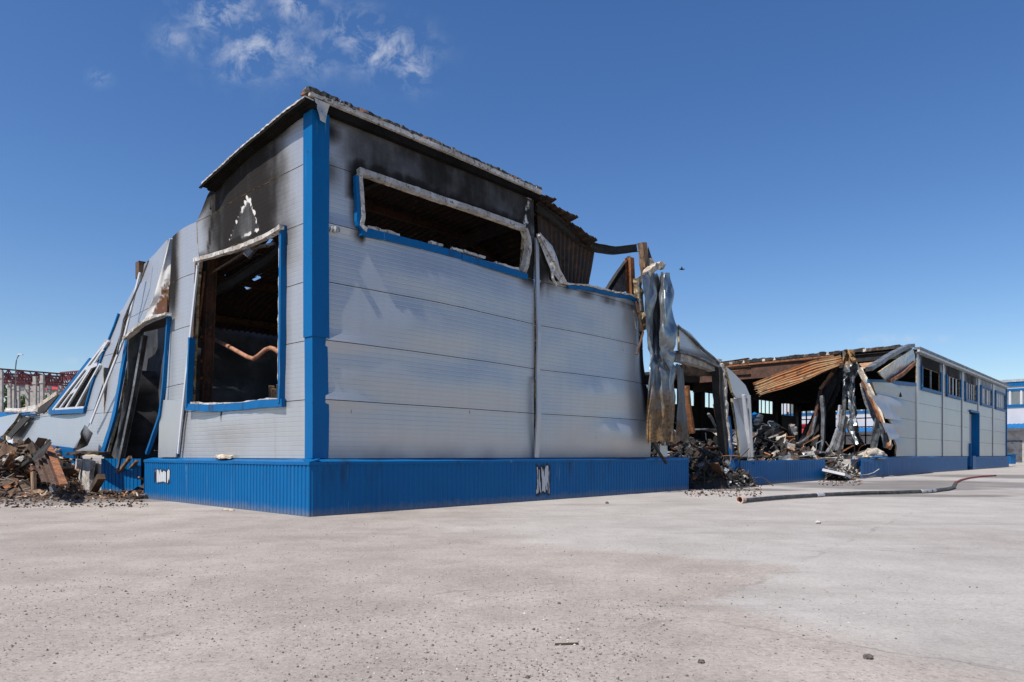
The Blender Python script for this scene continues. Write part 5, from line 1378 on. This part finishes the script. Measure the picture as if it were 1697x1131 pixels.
heap('gap_rubble', 'low spill of ash and broken insulation in the gap between plinths', ((27.2, 33.6), (-1.3, 1.6)),
     lambda u, v: max(lump(u, v, 28.6, .2, 1.2, 1.2, .45), lump(u, v, 31.6, .4, 1.0, 1.0, .8), lump(u, v, 30, .5, 2.4, 1.2, .45)), 520, (.08, .26),
     ['ash', 'foam_pale', 'char', 'rust_pale', 'grey_metal', 'concrete'], (20, 20, 32, 10, 10, 8), 9, (.35, .3, .35), 'char')
heap('inner_rubble', 'charred debris on the floor inside the gable gate', ((.3, 7), (5.5, 12.8)),
     lambda u, v: max(lump(u, v, 2.5, 9.5, 2.6, 3.2, 1.0), lump(u, v, 5, 8, 2.5, 3, .7)), 380, (.2, .6), ['char', 'char_brown', 'wood', 'grey_metal', 'ash'], (40, 22, 14, 12, 8), 13)
random.seed(21)

# crumbs and ash trailing off in front of the heaps
random.seed(77); mb = MB()
for (x0, x1, y0, y1, n_) in ((-20, 245, 822, 842, 700), (1135, 1262, 806, 824, 420), (1355, 1430, 797, 806, 220)):
    for _ in range(n_):
        px = random.uniform(x0, x1); py = y0 + (y1 - y0) * random.random() ** 1.8; g = floor_pt(px, py); l = to_local(g)
        if l.x > -.25 and l.y > -.25 and l.x < 14.5: continue
        add_piece(mb, Vector((l.x, l.y, .012)), random.choice(('plate', 'stick', 'clod', 'clod')), random.uniform(.015, .07), random.choices(range(5), (4, 4, 3, 2, 2))[0])
tag(mb.build('crumbs', [M['char'], M['char_brown'], M['rust_dark'], M['ash'], M['rust']], recalc=False), 'scattered crumbs and ash on the yard in front of the heaps', 'debris', kind='stuff')

# ------------------------------------------------------------------ single pieces of wreckage
def lift(p, q, **k): pass
# bundle of scorched ribbed boards leaning on the left heap
bb = empty('board_bundle', to_world(gable(95, 800, -2.2)))
tag(bb, 'leaning bundle of scorched ribbed boards on the left timber heap', 'boards')
def in_frame(parent, p): return to_world(p) - parent.location
P2 = lambda x, y, u=-2.4: gable(x, y, u)
for i, (a, b, mt) in enumerate([((60, 760), (76, 800), 'char_brown'), ((66, 756), (84, 802), 'rust_dark'), ((71, 752), (92, 804), 'char_brown'), ((76, 742), (99, 806), 'rust_dark'), ((80, 738), (106, 804), 'rust')]):
    mb = MB(); p, q = in_frame(bb, P2(*a, -1.7)), in_frame(bb, P2(*b, -2.2 - .05 * i))
    q.z = max(q.z, .04 - bb.location.z)
    mb.bar(p, q, .17, .045, roll=.3 * (i % 2)); mb.build('board', [M[mt]], bb)
o = ribbon('scorched_gutter', [P2(54, 754, -2.0), P2(70, 741, -2.0), P2(82, 728, -2.0)], [P2(56, 764, -2.1), P2(72, 754, -2.1), P2(86, 734, -2.1)], 12, 6, [M['grey_metal'], M['char']], None, amp=.04, seed=5)
tag(o, 'bent grey gutter strip lying across the left heap top', 'gutter')
def scrap_bar(name, a, b, u, w, h, mt, label, cat, group=None, roll=0.0):
    mb = MB(); mb.bar(gable(*a, u), gable(*b, u), w, h, roll=roll); return tag(mb.build(name, [M[mt]]), label, cat, group)
scrap_bar('charred_beam', (98, 790), (112, 772), -1.0, .22, .18, 'char', 'short black charred beam against the blue plinth beside the boards', 'beam')
scrap_bar('charred_beam', (0, 800), (52, 762), -2.0, .12, .1, 'char', 'long black bar lying across the far left of the timber heap', 'beam')
scrap_bar('scorched_plank', (-2, 790), (20, 752), -2.3, .14, .05, 'wood', 'pale brown plank standing at the left edge of the heap', 'plank')
scrap_bar('scorched_plank', (56, 812), (55, 782), -3.0, .26, .06, 'wood', 'short upright scorched plank in the middle of the left heap', 'plank')
mb = MB(); mb.bar(to_local(floor_pt(-4, 822, .06)), to_local(floor_pt(60, 819, .05)), .16, .05); tag(mb.build('scorched_plank', [M['rust']]), 'flat orange brown board along the front of the left heap', 'plank')
scrap_bar('scorched_plank', (190, 792), (216, 758), .1, .09, .09, 'wood', 'thin pale lath leaning in the gable gate opening', 'plank')
scrap_bar('scorched_plank', (217, 775), (228, 764), .3, .09, .06, 'wood', 'short broken lath beside the curled blue skirt in the gate', 'plank')
scrap_bar('charred_beam', (155, 812), (168, 790), -1.0, .2, .16, 'char_brown', 'stub of charred beam in front of the white edge boards', 'beam')
mb = MB()
o = ribbon('white_offcut', [P2(10, 732, -.8), P2(13, 742, -.9), P2(16, 752, -1.0)], [P2(21, 727, -.8), P2(20, 742, -.9), P2(22, 750, -1.0)], 8, 5, [M['white_clean']], None, amp=.03, seed=8); tag(o, 'torn white cladding offcut at the fallen panel left of the heap', 'offcut')
o = ribbon('blue_offcut', [P2(-20, 728, -.8), P2(-5, 738, -.9)], [P2(2, 724, -.8), P2(9, 742, -.9)], 8, 5, [M['blue_trim']], None, amp=.03, seed=18); tag(o, 'blue flashing offcut at the far left edge above the heap', 'offcut')
# planks seen through the gable window
for i, (a, b, u_) in enumerate([((425, 668), (455, 645), 1.0), ((433, 664), (450, 640), 1.3), ((455, 668), (463, 638), .8)]):
    t = gable(*b, u_ + .1); d = (t - gable(*a, u_)); k = (t.z - .05) / max(.05, d.z)
    f_ = Vector((t.x + .3, t.y + .6, .02))
    mb = MB(); mb.bar(f_, t, .14, .05); tag(mb.build('scorched_plank', [M['wood']]), ('leftmost', 'middle', 'rightmost')[i] + ' plank end showing in the gable window opening', 'plank', 'planks inside the gable window')
# fallen insulation chunk on the gable coping and crumbs at the wall foot
def chunk(name, c, size, mt, label, cat, seed, flat=.5, group=None):
    random.seed(seed); bm = bmesh.new(); bmesh.ops.create_icosphere(bm, subdivisions=3, radius=1)
    for v in bm.verts:
        n = v.co.normalized(); k = 1 + .45 * fbm(n * 1.6 + Vector((seed, 0, 0)), 4)
        v.co = Vector((n.x * k * size[0], n.y * k * size[1], max(-.6, n.z * k) * size[2]))
    vs = [c + v.co + Vector((0, 0, size[2] * .55)) for v in bm.verts]; fs = [tuple(v.index for v in f.verts) for f in bm.faces]; bm.free()
    return tag(mesh_obj(name, vs, fs, [M[mt]]), label, cat, group)
q = gable(372, 757, -.12); chunk('insulation_chunk', Vector((-.14, q.y, 1.12)), (.10, .42, .06), 'foam_pale', 'crumbled insulation lying on the blue coping under the gable window', 'insulation', 4)
q = to_local(floor_pt(378, 846)); chunk('insulation_chunk', Vector((q.x, q.y, 0)), (.08, .25, .02), 'foam_pale', 'flat pale insulation scrap on the ground at the gable plinth', 'insulation', 6)
q = front(1452, 748, -.3); chunk('insulation_chunk', Vector((q.x, -.15, 1.02)), (1.9, .35, .35), 'foam_pale', 'big pale insulation lump on the broken plinth by the torn panels', 'insulation', 8)
q = front(1452, 757, -.3); chunk('blue_scrap', Vector((q.x, -.45, 1.0)), (1.4, .3, .12), 'blue_trim', 'crumpled blue scrap under the big insulation lump', 'scrap', 18)
q = front(1408, 780, -.1); chunk('broken_foundation', Vector((q.x, .1, 0)), (.25, .3, .6), 'concrete', 'broken concrete plinth end beside the white slab', 'concrete', 12)
# white foam slab
c = front(1387, 785, -.75); mb = MB(); rt = Euler((.22, .10, .15)).to_matrix()
vs = [Vector((x, y, z)) for x in (-.85, .85) for y in (-.5, .5) for z in (-.06, .06)]
mb.add([Vector((c.x, c.y, max(.30, c.z))) + rt @ v for v in vs], [(0, 1, 3, 2), (4, 6, 7, 5), (0, 4, 5, 1), (2, 3, 7, 6), (0, 2, 6, 4), (1, 5, 7, 3)])
tag(mb.build('insulation_slab', [M['white_clean']]), 'clean white insulation slab tilted on rubble between the plinths', 'slab')
# crumpled sheets crowning the hall heap
HS = [([(1240, 700), (1244, 690), (1251, 683)], [(1243, 704), (1250, 696), (1254, 686)], 2.2, 'blue_trim', 'blue strip sticking out at top of the hall heap'),
      ([(1247, 704), (1252, 692), (1258, 686)], [(1256, 706), (1262, 698), (1264, 688)], 2.4, 'galv', 'crumpled shiny sheet at the left top of the hall heap'),
      ([(1272, 712), (1275, 702), (1280, 697)], [(1284, 710), (1286, 706), (1290, 704)], 2.6, 'galv', 'shiny torn sheet at the peak of the hall heap'),
      ([(1243, 728), (1256, 712), (1272, 706)], [(1258, 740), (1272, 728), (1286, 712)], 1.6, 'grey_metal', 'large dented grey plate on the left of the hall heap'),
      ([(1268, 740), (1274, 718), (1290, 706)], [(1290, 744), (1298, 726), (1304, 712)], 2.0, 'char', 'broad black folded sheet in the middle of the hall heap'),
      ([(1290, 708), (1302, 714), (1312, 730)], [(1296, 722), (1306, 732), (1312, 742)], 2.2, 'char', 'black curled sheet at the right of the hall heap'),
      ([(1278, 744), (1290, 728), (1298, 724)], [(1296, 752), (1308, 744), (1316, 740)], 1.2, 'grey_metal', 'grey crumpled plate low in front of the hall heap'),
      ([(1306, 704), (1311, 712), (1314, 722)], [(1313, 706), (1317, 714), (1318, 722)], 3.0, 'foam_pale', 'pale insulation rag on the right shoulder of the hall heap'),
      ([(1296, 750), (1308, 746), (1318, 744)], [(1300, 757), (1312, 758), (1324, 754)], .9, 'rust', 'rust orange plate low on the hall heap'),
      ([(1322, 752), (1326, 744), (1334, 742)], [(1330, 758), (1334, 754), (1338, 748)], 1.0, 'rust_pale', 'pale rusty curl at the right foot of the hall heap')]
for i, (A, B, v, mt, lb) in enumerate(HS):
    o = ribbon('crumpled_sheet', [front(x, y, v) for x, y in A], [front(x, y, v + .7) for x, y in B], 14, 10, [M[mt], M['char'] if mt in ('char', 'grey_metal') else M[mt]], None, amp=.16, fold=2, seed=3 * i + 1, crease=.2, thick=.02, stain=lambda t, s: (.1, 0, 0))
    tag(o, lb, 'sheet', 'crumpled sheets on the hall heap')
# pieces in the gate heap
for i, (a, b, v, w, mt, lb) in enumerate([((1150, 712), (1192, 716), 1.2, .5, 'grey_metal', 'bent grey channel lying across the top of the gate heap'), ((1174, 686), (1188, 712), 1.0, .1, 'grey_metal', 'thin bar leaning in the gate opening'),
                                          ((1174, 742), (1188, 748), .2, .35, 'rust', 'rusty brown plate on the gate heap'), ((1183, 768), (1194, 796), -.6, .3, 'rust_dark', 'dark rusty plate low on the gate heap')]):
    mb = MB(); p, q = front(*a, v), front(*b, v + .2); mb.sweep(resample([p, (p + q) / 2 + Vector((0, 0, .08)), q], 6), RECT(w, .05), jit=.02)
    tag(mb.build('scrap_bar', [M[mt]]), lb, 'scrap')

# ------------------------------------------------------------------ fire hose
hp = [floor_pt(*p, .065) for p in ((1229, 830), (1290, 825), (1360, 820), (1430, 817.5), (1490, 816), (1540, 814), (1572, 811), (1582, 806))]
hose = empty('suction_hose', hp[0] - Vector((0, 0, .065))); tag(hose, 'long black suction hose with pale open end lying on the yard', 'hose')
hs_pts = [p - hose.location for p in resample(hp, 40)]
for i, p in enumerate(hs_pts): p.x += .03 * math.sin(i * .6); p.y += .06 * math.sin(i * .45)
mb = MB(); mb.tube(hs_pts, .055, 12); mb.build('hose_body', [M['rubber']], hose, smooth=True)
d = (hs_pts[1] - hs_pts[0]).normalized()
mb = MB(); nseg = 16; a = d.cross(Vector((0, 0, 1))).normalized(); b = a.cross(d); vs = []; fs = []
for (o_, r) in ((-.10, .075), (-.10, .105), (.06, .11), (.06, .075)):
    for k in range(nseg): t = 2 * math.pi * k / nseg; vs.append(hs_pts[0] + d * o_ + (a * math.cos(t) + b * math.sin(t)) * r + Vector((0, 0, .025)))
for r_ in range(4):
    for k in range(nseg): k2 = (k + 1) % nseg; r2 = (r_ + 1) % 4; fs.append((r_ * nseg + k, r_ * nseg + k2, r2 * nseg + k2, r2 * nseg + k))
mb.add(vs, fs); mb.build('coupling_ring', [M['hose_ring']], hose, smooth=False)
mb = MB(); mb.tube([hs_pts[0] - d * .02 + Vector((0, 0, .02)), hs_pts[0] + d * .02 + Vector((0, 0, .02))], .074, 12); mb.build('hose_mouth', [M['char']], hose)
for t0, t1 in ((.62, .70), (.28, .31)):
    mb = MB(); mb.tube([lerp_poly(hs_pts, t0 + (t1 - t0) * k / 6) for k in range(7)], .058, 12); mb.build('hose_band', [M['pale_metal']], hose, smooth=True)
rp = [floor_pt(*p, .04) for p in ((1581, 806), (1584, 800), (1592, 796), (1604, 793), (1625, 790), (1650, 788.5))]
rh = empty('fire_hose', rp[0] - Vector((0, 0, .04))); tag(rh, 'red flat fire hose continuing from the black hose toward the far door', 'hose')
mb = MB(); mb.tube([p - rh.location for p in resample(rp, 24)], .05, 8); mb.build('hose_body', [M['hose_red']], rh, smooth=True)
mb = MB(); mb.tube([p - rh.location for p in (rp[0], rp[1])], .065, 8); mb.build('coupling', [M['rust_dark']], rh)

# ------------------------------------------------------------------ small litter on the yard
random.seed(5)
mb = MB(); n = 0
while n < 5200:
    px, py = random.uniform(-40, 1740), 800 + 340 * random.random() ** .55
    g = floor_pt(px, py)
    dens = .35 + .9 * fbm((g.x * .45, g.y * .45, 3.3), 3)
    if px > 1150 + (1010 - py) * 1.0 and random.random() > .22: continue
    if random.random() > dens: continue
    l = to_local(g)
    if l.x > -.35 and l.y > -.35: continue
    r = random.choice((.0025, .003, .0035, .004, .005, .006, .008)) * random.uniform(.8, 1.25) * (1 + .03 * g.y)
    if random.random() < .01: r *= 2.0
    vs = [Vector(v) * r * random.uniform(.7, 1.3) for v in ((1, 0, 0), (0, 1, 0), (-1, 0, 0), (0, -1, 0), (0, 0, .8), (0, 0, -.3))]
    ro = random.uniform(0, 6); cs, sn = math.cos(ro), math.sin(ro)
    mb.add([g + Vector((v.x * cs - v.y * sn, v.x * sn + v.y * cs, v.z + r * .2)) for v in vs], [(0, 1, 4), (1, 2, 4), (2, 3, 4), (3, 0, 4), (1, 0, 5), (2, 1, 5), (3, 2, 5), (0, 3, 5)], random.choices((0, 1, 2, 3), (5, 4, 3, 1))[0])
    n += 1
M['stone_dark'] = two_tone('dark_grit', (.07, .062, .058), (.12, .10, .09), 6, .9); M['stone_mid'] = two_tone('brown_grit', (.18, .14, .115), (.25, .21, .18), 6, .9)
M['stone_grey'] = two_tone('grey_grit', (.22, .21, .2), (.32, .3, .28), 6, .9); M['stone_pale'] = two_tone('pale_grit', (.5, .47, .44), (.42, .38, .35), 6, .9)
gv = mesh_obj('grit', mb.v, mb.f, [M['stone_dark'], M['stone_mid'], M['stone_grey'], M['stone_pale']], None, midx=mb.m, world_pts=True, recalc=False)
tag(gv, 'loose grit and small stones strewn over the yard', 'grit', kind='stuff')
for i, (px, py, s, mt, lb) in enumerate([(1439, 1092, .03, 'stone_dark', 'dark stone on the pale slab at lower right'), (1356, 868, .05, 'stone_pale', 'small white scrap on the smooth yard before the hall'), (1162, 1099, .022, 'stone_dark', 'dark pebble at lower centre of the yard'), (438, 843, .05, 'char', 'small black stub on the ground by the gable plinth'), (1006, 835, .05, 'stone_dark', 'small dark stone before the long plinth')]):
    c = to_local(floor_pt(px, py)); chunk('stone', Vector((c.x, c.y, 0)), (s, s * .8, s * .6), mt, lb, 'stone', 30 + i)
c = floor_pt(938, 1070); mb = MB(); mb.bar(c + Vector((-.07, 0, .008)), c + Vector((.08, .02, .008)), .012, .01); tag(mesh_obj('twig', mb.v, mb.f, [M['char_brown']], None, world_pts=True), 'thin twig lying on the gritty yard', 'twig')
# bird above the torn sheet
bp = depth(1130, 447, 34); bd = empty('bird', bp); tag(bd, 'tiny dark bird in the sky right of the torn hanging sheet', 'bird')
mb = MB(); mb.sweep([(-.11, 0, .02), (-.05, 0, .01), (.03, 0, 0), (.1, 0, .02), (.13, 0, .02)], [(.035 * math.cos(k * 1.05), .03 * math.sin(k * 1.05)) for k in range(6)]); mb.build('body', [M['char']], bd)
for sg in (-1, 1):
    mb = MB(); mb.add([(-.04, 0, .02), (.05, 0, .02), (.0, .1 * sg, .09), (-.07, .19 * sg, .10), (-.04, 0, .01), (.05, 0, .01), (.0, .1 * sg, .08), (-.07, .19 * sg, .09)], [(0, 1, 2, 3), (7, 6, 5, 4), (0, 4, 5, 1), (1, 5, 6, 2), (2, 6, 7, 3), (3, 7, 4, 0)]); mb.build('wing', [M['char']], bd)

# ------------------------------------------------------------------ neighbours: white office block behind on the right
UO = 108.0
O_ = lambda x, y: gable(x, y, UO)
va, vb = O_(1840, 700).y, O_(1296, 700).y
ofc = empty('office_block', to_world((UO, (va + vb) / 2, 0)), YAW); tag(ofc, 'white two-storey block with blue awning behind the far corner', 'building')
def ob(name, lo, hi, mt, parent=None):
    mb = MB(); off = Vector((UO, (va + vb) / 2, 0)); mb.box(Vector(lo) - off, Vector(hi) - off); return mb.build(name, [M[mt]], parent or ofc)
zr, zb = O_(1680, 631).z, O_(1680, 707).z
ob('wall', (UO, va, 0), (UO + 14, vb, zr - .15), 'office_wall')
ob('parapet', (UO - .15, va - .1, zr - .75), (UO + 14.1, vb + .1, zr - .2), 'blue_trim'); ob('roof_edge', (UO - .25, va - .2, zr - .2), (UO + 14.2, vb + .2, zr + .15), 'pale_metal')
z0_, z1_ = O_(1680, 671).z, O_(1680, 648).z
ob('window_sill', (UO - .12, va, z0_ - .35), (UO - .01, vb, z0_), 'blue_trim'); ob('window_head', (UO - .12, va, z1_), (UO - .01, vb, z1_ + .3), 'blue_trim')
v = va + .5; k = 0
while v < vb - 1:
    w_ = ob('window', (UO - .04, v, z0_ + .02), (UO - .01, v + .95, z1_ - .02), 'dark_glass')
    ob('mullion', (UO - .10, v + 1.0, z0_ + .02), (UO - .01, v + 1.2, z1_ - .02), 'white_clean', w_)
    v += 1.25
zc = O_(1680, 703).z; zd = O_(1680, 711).z
mb = MB(); n = int((vb - va) / .5); off = Vector((UO, (va + vb) / 2, 0))
for i in range(n):
    for t, o_ in ((0, 0), (.5, .07)):
        v = va + (vb - va) * (i + t) / n
        mb.v += [Vector((UO - .05, v, zc + o_)) - off, Vector((UO - 1.3, v, zd + o_)) - off]
for i in range(2 * n - 1): mb.f.append((2 * i, 2 * i + 1, 2 * i + 3, 2 * i + 2)); mb.m.append(0)
mb.build('awning', [M['blue_trim']], ofc, recalc=False)
ob('ground_floor_wall', (UO - .05, va, 0), (UO - .01, vb, zd - .3), 'concrete')
ob('door', (UO - .12, O_(1676, 740).y - 1.2, 0), (UO - .05, O_(1676, 740).y + 1.2, 3.2), 'inside_grey')
ob('loading_step', (UO - 2.2, va, 0), (UO - .06, vb, .25), 'concrete')
q = to_local(depth(1672, 745, 88)); mb = MB()
b_ = empty('waste_bin', to_world((q.x, q.y, 0)), YAW); tag(b_, 'blue waste bin beside the far corner of the hall', 'bin')
mb.sweep([(0, 0, 0), (0, 0, 1.25)], [(-.6, -.5), (.6, -.5), (.65, .5), (-.65, .5)]); mb.build('body', [M['blue_trim']], b_)
mb = MB(); mb.sweep([(0, 0, 1.25), (0, 0, 1.36)], [(-.7, -.58), (.7, -.58), (.72, .58), (-.72, .58)]); mb.build('lid', [M['blue_trim']], b_)
pv = floor_pt(1790, 766); c0 = to_local(pv)
mb = MB(); mb.box((UEND + 12, va, 0), (UO - 2.2, c0.y + 22, .13)); o = mb.build('far_pavement', [M['concrete']]); tag(o, 'raised pale kerbed strip before the white office block', 'pavement', kind='structure')
# red shed seen through the end-wall windows
R_ = lambda x, y: gable(x, y, 99.0)
p, q = R_(1290, 706), R_(1352, 706)
rs = empty('red_shed', to_world((99, (p.y + q.y) / 2, 0)), YAW); tag(rs, 'bright red shed seen through the grid window of the hall', 'shed')
off = Vector((99, (p.y + q.y) / 2, 0)); hz_ = p.z
mb = MB(); mb.box(Vector((99, q.y, .13)) - off, Vector((104, p.y, hz_)) - off); mb.build('wall', [M['red']], rs)
mb = MB(); mb.box(Vector((98.7, q.y - .3, hz_)) - off, Vector((104.3, p.y + .3, hz_ + .2)) - off); mb.build('roof', [M['red']], rs)
mb = MB(); cv_ = R_(1338, 720).y; mb.box(Vector((98.9, cv_ - .7, 2.2)) - off, Vector((98.98, cv_ + .5, 4.3)) - off); mb.build('door', [M['blue_trim']], rs)

# ------------------------------------------------------------------ unfinished hall frame far left
cols_px = [(2, 614, 100), (16, 630, 128), (22, 636, 150), (46, 636, 140), (54, 640, 160), (58, 624, 104), (63, 640, 165), (70, 622, 102), (82, 640, 150), (100, 638, 130), (109, 640, 150), (30, 640, 170), (-22, 612, 99), (124, 640, 130)]
hf = empty('hall_frame', depth(60, 755, 115) * 1.0); hf.location.z = 0
tag(hf, 'unfinished hall of concrete posts and dark red roof trusses far left', 'building frame')
HFO = hf.location
for (px, py, Y) in cols_px:
    t = depth(px, py, Y) - HFO; w_ = .36 * Y / 100
    mb = MB(); mb.box((t.x - w_ * .6, t.y - w_ * .5, 0), (t.x + w_ * .6, t.y + w_ * .5, t.z)); c_ = mb.build('post', [M['concrete']], hf)
    mb = MB(); mb.box((t.x - w_ * .8, t.y - w_ * .7, t.z - 1.2), (t.x + w_ * .8, t.y + w_ * .7, t.z - .9)); mb.build('corbel', [M['concrete']], c_)
def truss(a, b, h, n, w=.16):
    a, b = a - HFO, b - HFO; dz = Vector((0, 0, h)); mb = MB()
    mb.bar(a, b, w * 1.3, w * 1.3); mb.bar(a - dz, b - dz, w * 1.3, w * 1.3)
    for i in range(n):
        p, q = a.lerp(b, i / n), a.lerp(b, (i + 1) / n)
        mb.bar(p, q - dz, w * .8, w * .8); mb.bar(p - dz, q, w * .8, w * .8) if i % 2 else mb.bar(p, p - dz, w * .8, w * .8)
    mb.build('truss', [M['truss_red']], hf)
for (x0, y0, d0, x1, y1, d1, h) in [(-60, 607, 98, 165, 625, 112, 1.4), (-60, 618, 125, 165, 628, 138, 1.6), (-60, 624, 148, 165, 630, 158, 1.6), (100, 618, 118, 170, 612, 108, 1.3), (-30, 614, 104, 40, 628, 150, 1.4), (30, 616, 104, 75, 630, 150, 1.4), (60, 619, 108, 105, 632, 150, 1.4), (-60, 616, 112, 165, 627, 124, 1.5)]:
    truss(depth(x0, y0, d0), depth(x1, y1, d1), h, 20)
# street lamp
lb_ = depth(27, 755, 72); lb_.z = 0
sl = empty('street_lamp', lb_); tag(sl, 'tall curved street lamp in front of the unfinished hall frame', 'street lamp')
zt = depth(27, 588, 72).z
mb = MB(); mb.sweep([(0, 0, 0), (0, 0, zt * .6)], [(.11 * math.cos(k * .785), .11 * math.sin(k * .785)) for k in range(8)]); mb.build('pole', [M['grey_metal']], sl)
mb = MB(); mb.tube([(0, 0, zt * .59), (-.05, 0, zt * .8), (-.08, 0, zt * .88), (0, 0, zt * .94), (.12, 0, zt * .975), (.3, 0, zt)], .055, 8); arm = mb.build('arm', [M['grey_metal']], sl, smooth=True)
mb = MB(); mb.sweep(resample([(.2, 0, zt), (.42, 0, zt + .02), (.66, 0, zt - .02)], 5), [(-.1, -.05), (.1, -.05), (.07, .07), (-.07, .07)]); mb.build('lamp_head', [M['pale_metal']], arm)

# trees and a red roofed house behind it
def leaf_material():
    m = NT('leaves'); n1 = m.noise(.35, 4); inf = m.node('ShaderNodeObjectInfo')
    c = m.mix(m.ramp(n1, .35, .65), (.035, .075, .02), (.085, .13, .035))
    return m.done(c, .6)
M['leaf'] = leaf_material()
def tree(px, Y, top_px, rx, label, seed):
    random.seed(seed); b = depth(px, 755, Y); b.z = 0; zt = depth(px, top_px, Y).z
    t = empty('broadleaf_tree', b); tag(t, label, 'tree', 'trees behind the hall frame')
    mb = MB(); mb.sweep([(0, 0, 0), (.1, 0, zt * .3), (0, .1, zt * .6)], [(.3 * math.cos(k), .3 * math.sin(k)) for k in range(6)])
    for k in range(5):
        a = k * 1.26; mb.bar((0, 0, zt * (.35 + .05 * k)), (rx * .6 * math.cos(a), rx * .6 * math.sin(a), zt * (.6 + .05 * k)), .14, .14)
    mb.build('trunk', [M['bark']], t)
    mb = MB(); cl_ = [(random.uniform(-.7, .7) * rx, random.uniform(-.7, .7) * rx, zt * random.uniform(.4, .9), random.uniform(.25, .5) * rx) for _ in range(14)]
    for i in range(1500):
        cx_, cy_, cz_, r = random.choice(cl_)
        v = Vector((random.gauss(0, 1), random.gauss(0, 1), random.gauss(0, .8))).normalized() * r * random.random() ** .4
        c = Vector((cx_, cy_, min(cz_, zt - r * .6))) + v; s = random.uniform(.25, .5)
        ro = Euler((random.uniform(0, 3), random.uniform(0, 3), random.uniform(0, 6))).to_matrix()
        mb.add([c + ro @ Vector(q) * s for q in ((-1, -.5, 0), (0, -.7, .1), (1, 0, 0), (0, .7, .1), (-1, .5, 0))], [(0, 1, 2, 3, 4)])
    mb.build('crown', [M['leaf']], t, recalc=False)
for i, (px, Y, ty_, rx, lb) in enumerate([(7, 185, 634, 4.5, 'green tree between the first and second concrete posts at far left'), (38, 190, 636, 4.8, 'green tree just right of the street lamp behind the posts'), (52, 196, 640, 4.0, 'smaller green tree behind the middle posts'), (90, 205, 647, 4.0, 'dark green tree below the red roof'), (-30, 188, 630, 5, 'green tree cut by the left picture edge'), (76, 210, 650, 3.5, 'low tree left of the red roof behind the posts')]):
    tree(px, Y, ty_, rx, lb, 40 + i)
def house(x0, x1, ytop, yeave, Y, label):
    a, b = depth(x0, yeave, Y), depth(x1, yeave, Y); zt = depth(x0, ytop, Y).z; ze = a.z; b0 = Vector(((a.x + b.x) / 2, Y, 0)); hw = (b.x - a.x) / 2
    h = empty('house', b0); tag(h, label, 'house', 'red roofed houses far behind')
    mb = MB(); mb.box((-hw, 0, 0), (hw, 8, ze)); mb.build('wall', [M['concrete']], h)
    mb = MB(); mb.add([(-hw - .4, -.5, ze), (hw + .4, -.5, ze), (hw + .4, 8.5, ze), (-hw - .4, 8.5, ze), (-hw * .8, 4, zt), (hw * .8, 4, zt)], [(0, 1, 5, 4), (2, 3, 4, 5), (1, 2, 5), (3, 0, 4), (3, 2, 1, 0)]); mb.build('roof', [M['red']], h)
    mb = MB(); mb.box((-.6, -.06, ze - 1.9), (.6, -.01, ze - .6)); mb.build('window', [M['dark_glass']], h)
house(74, 112, 637, 646, 230, 'red roofed house behind the posts right of the lamp')
house(14, 60, 632, 638, 235, 'long red roofed house behind the posts beside the lamp')
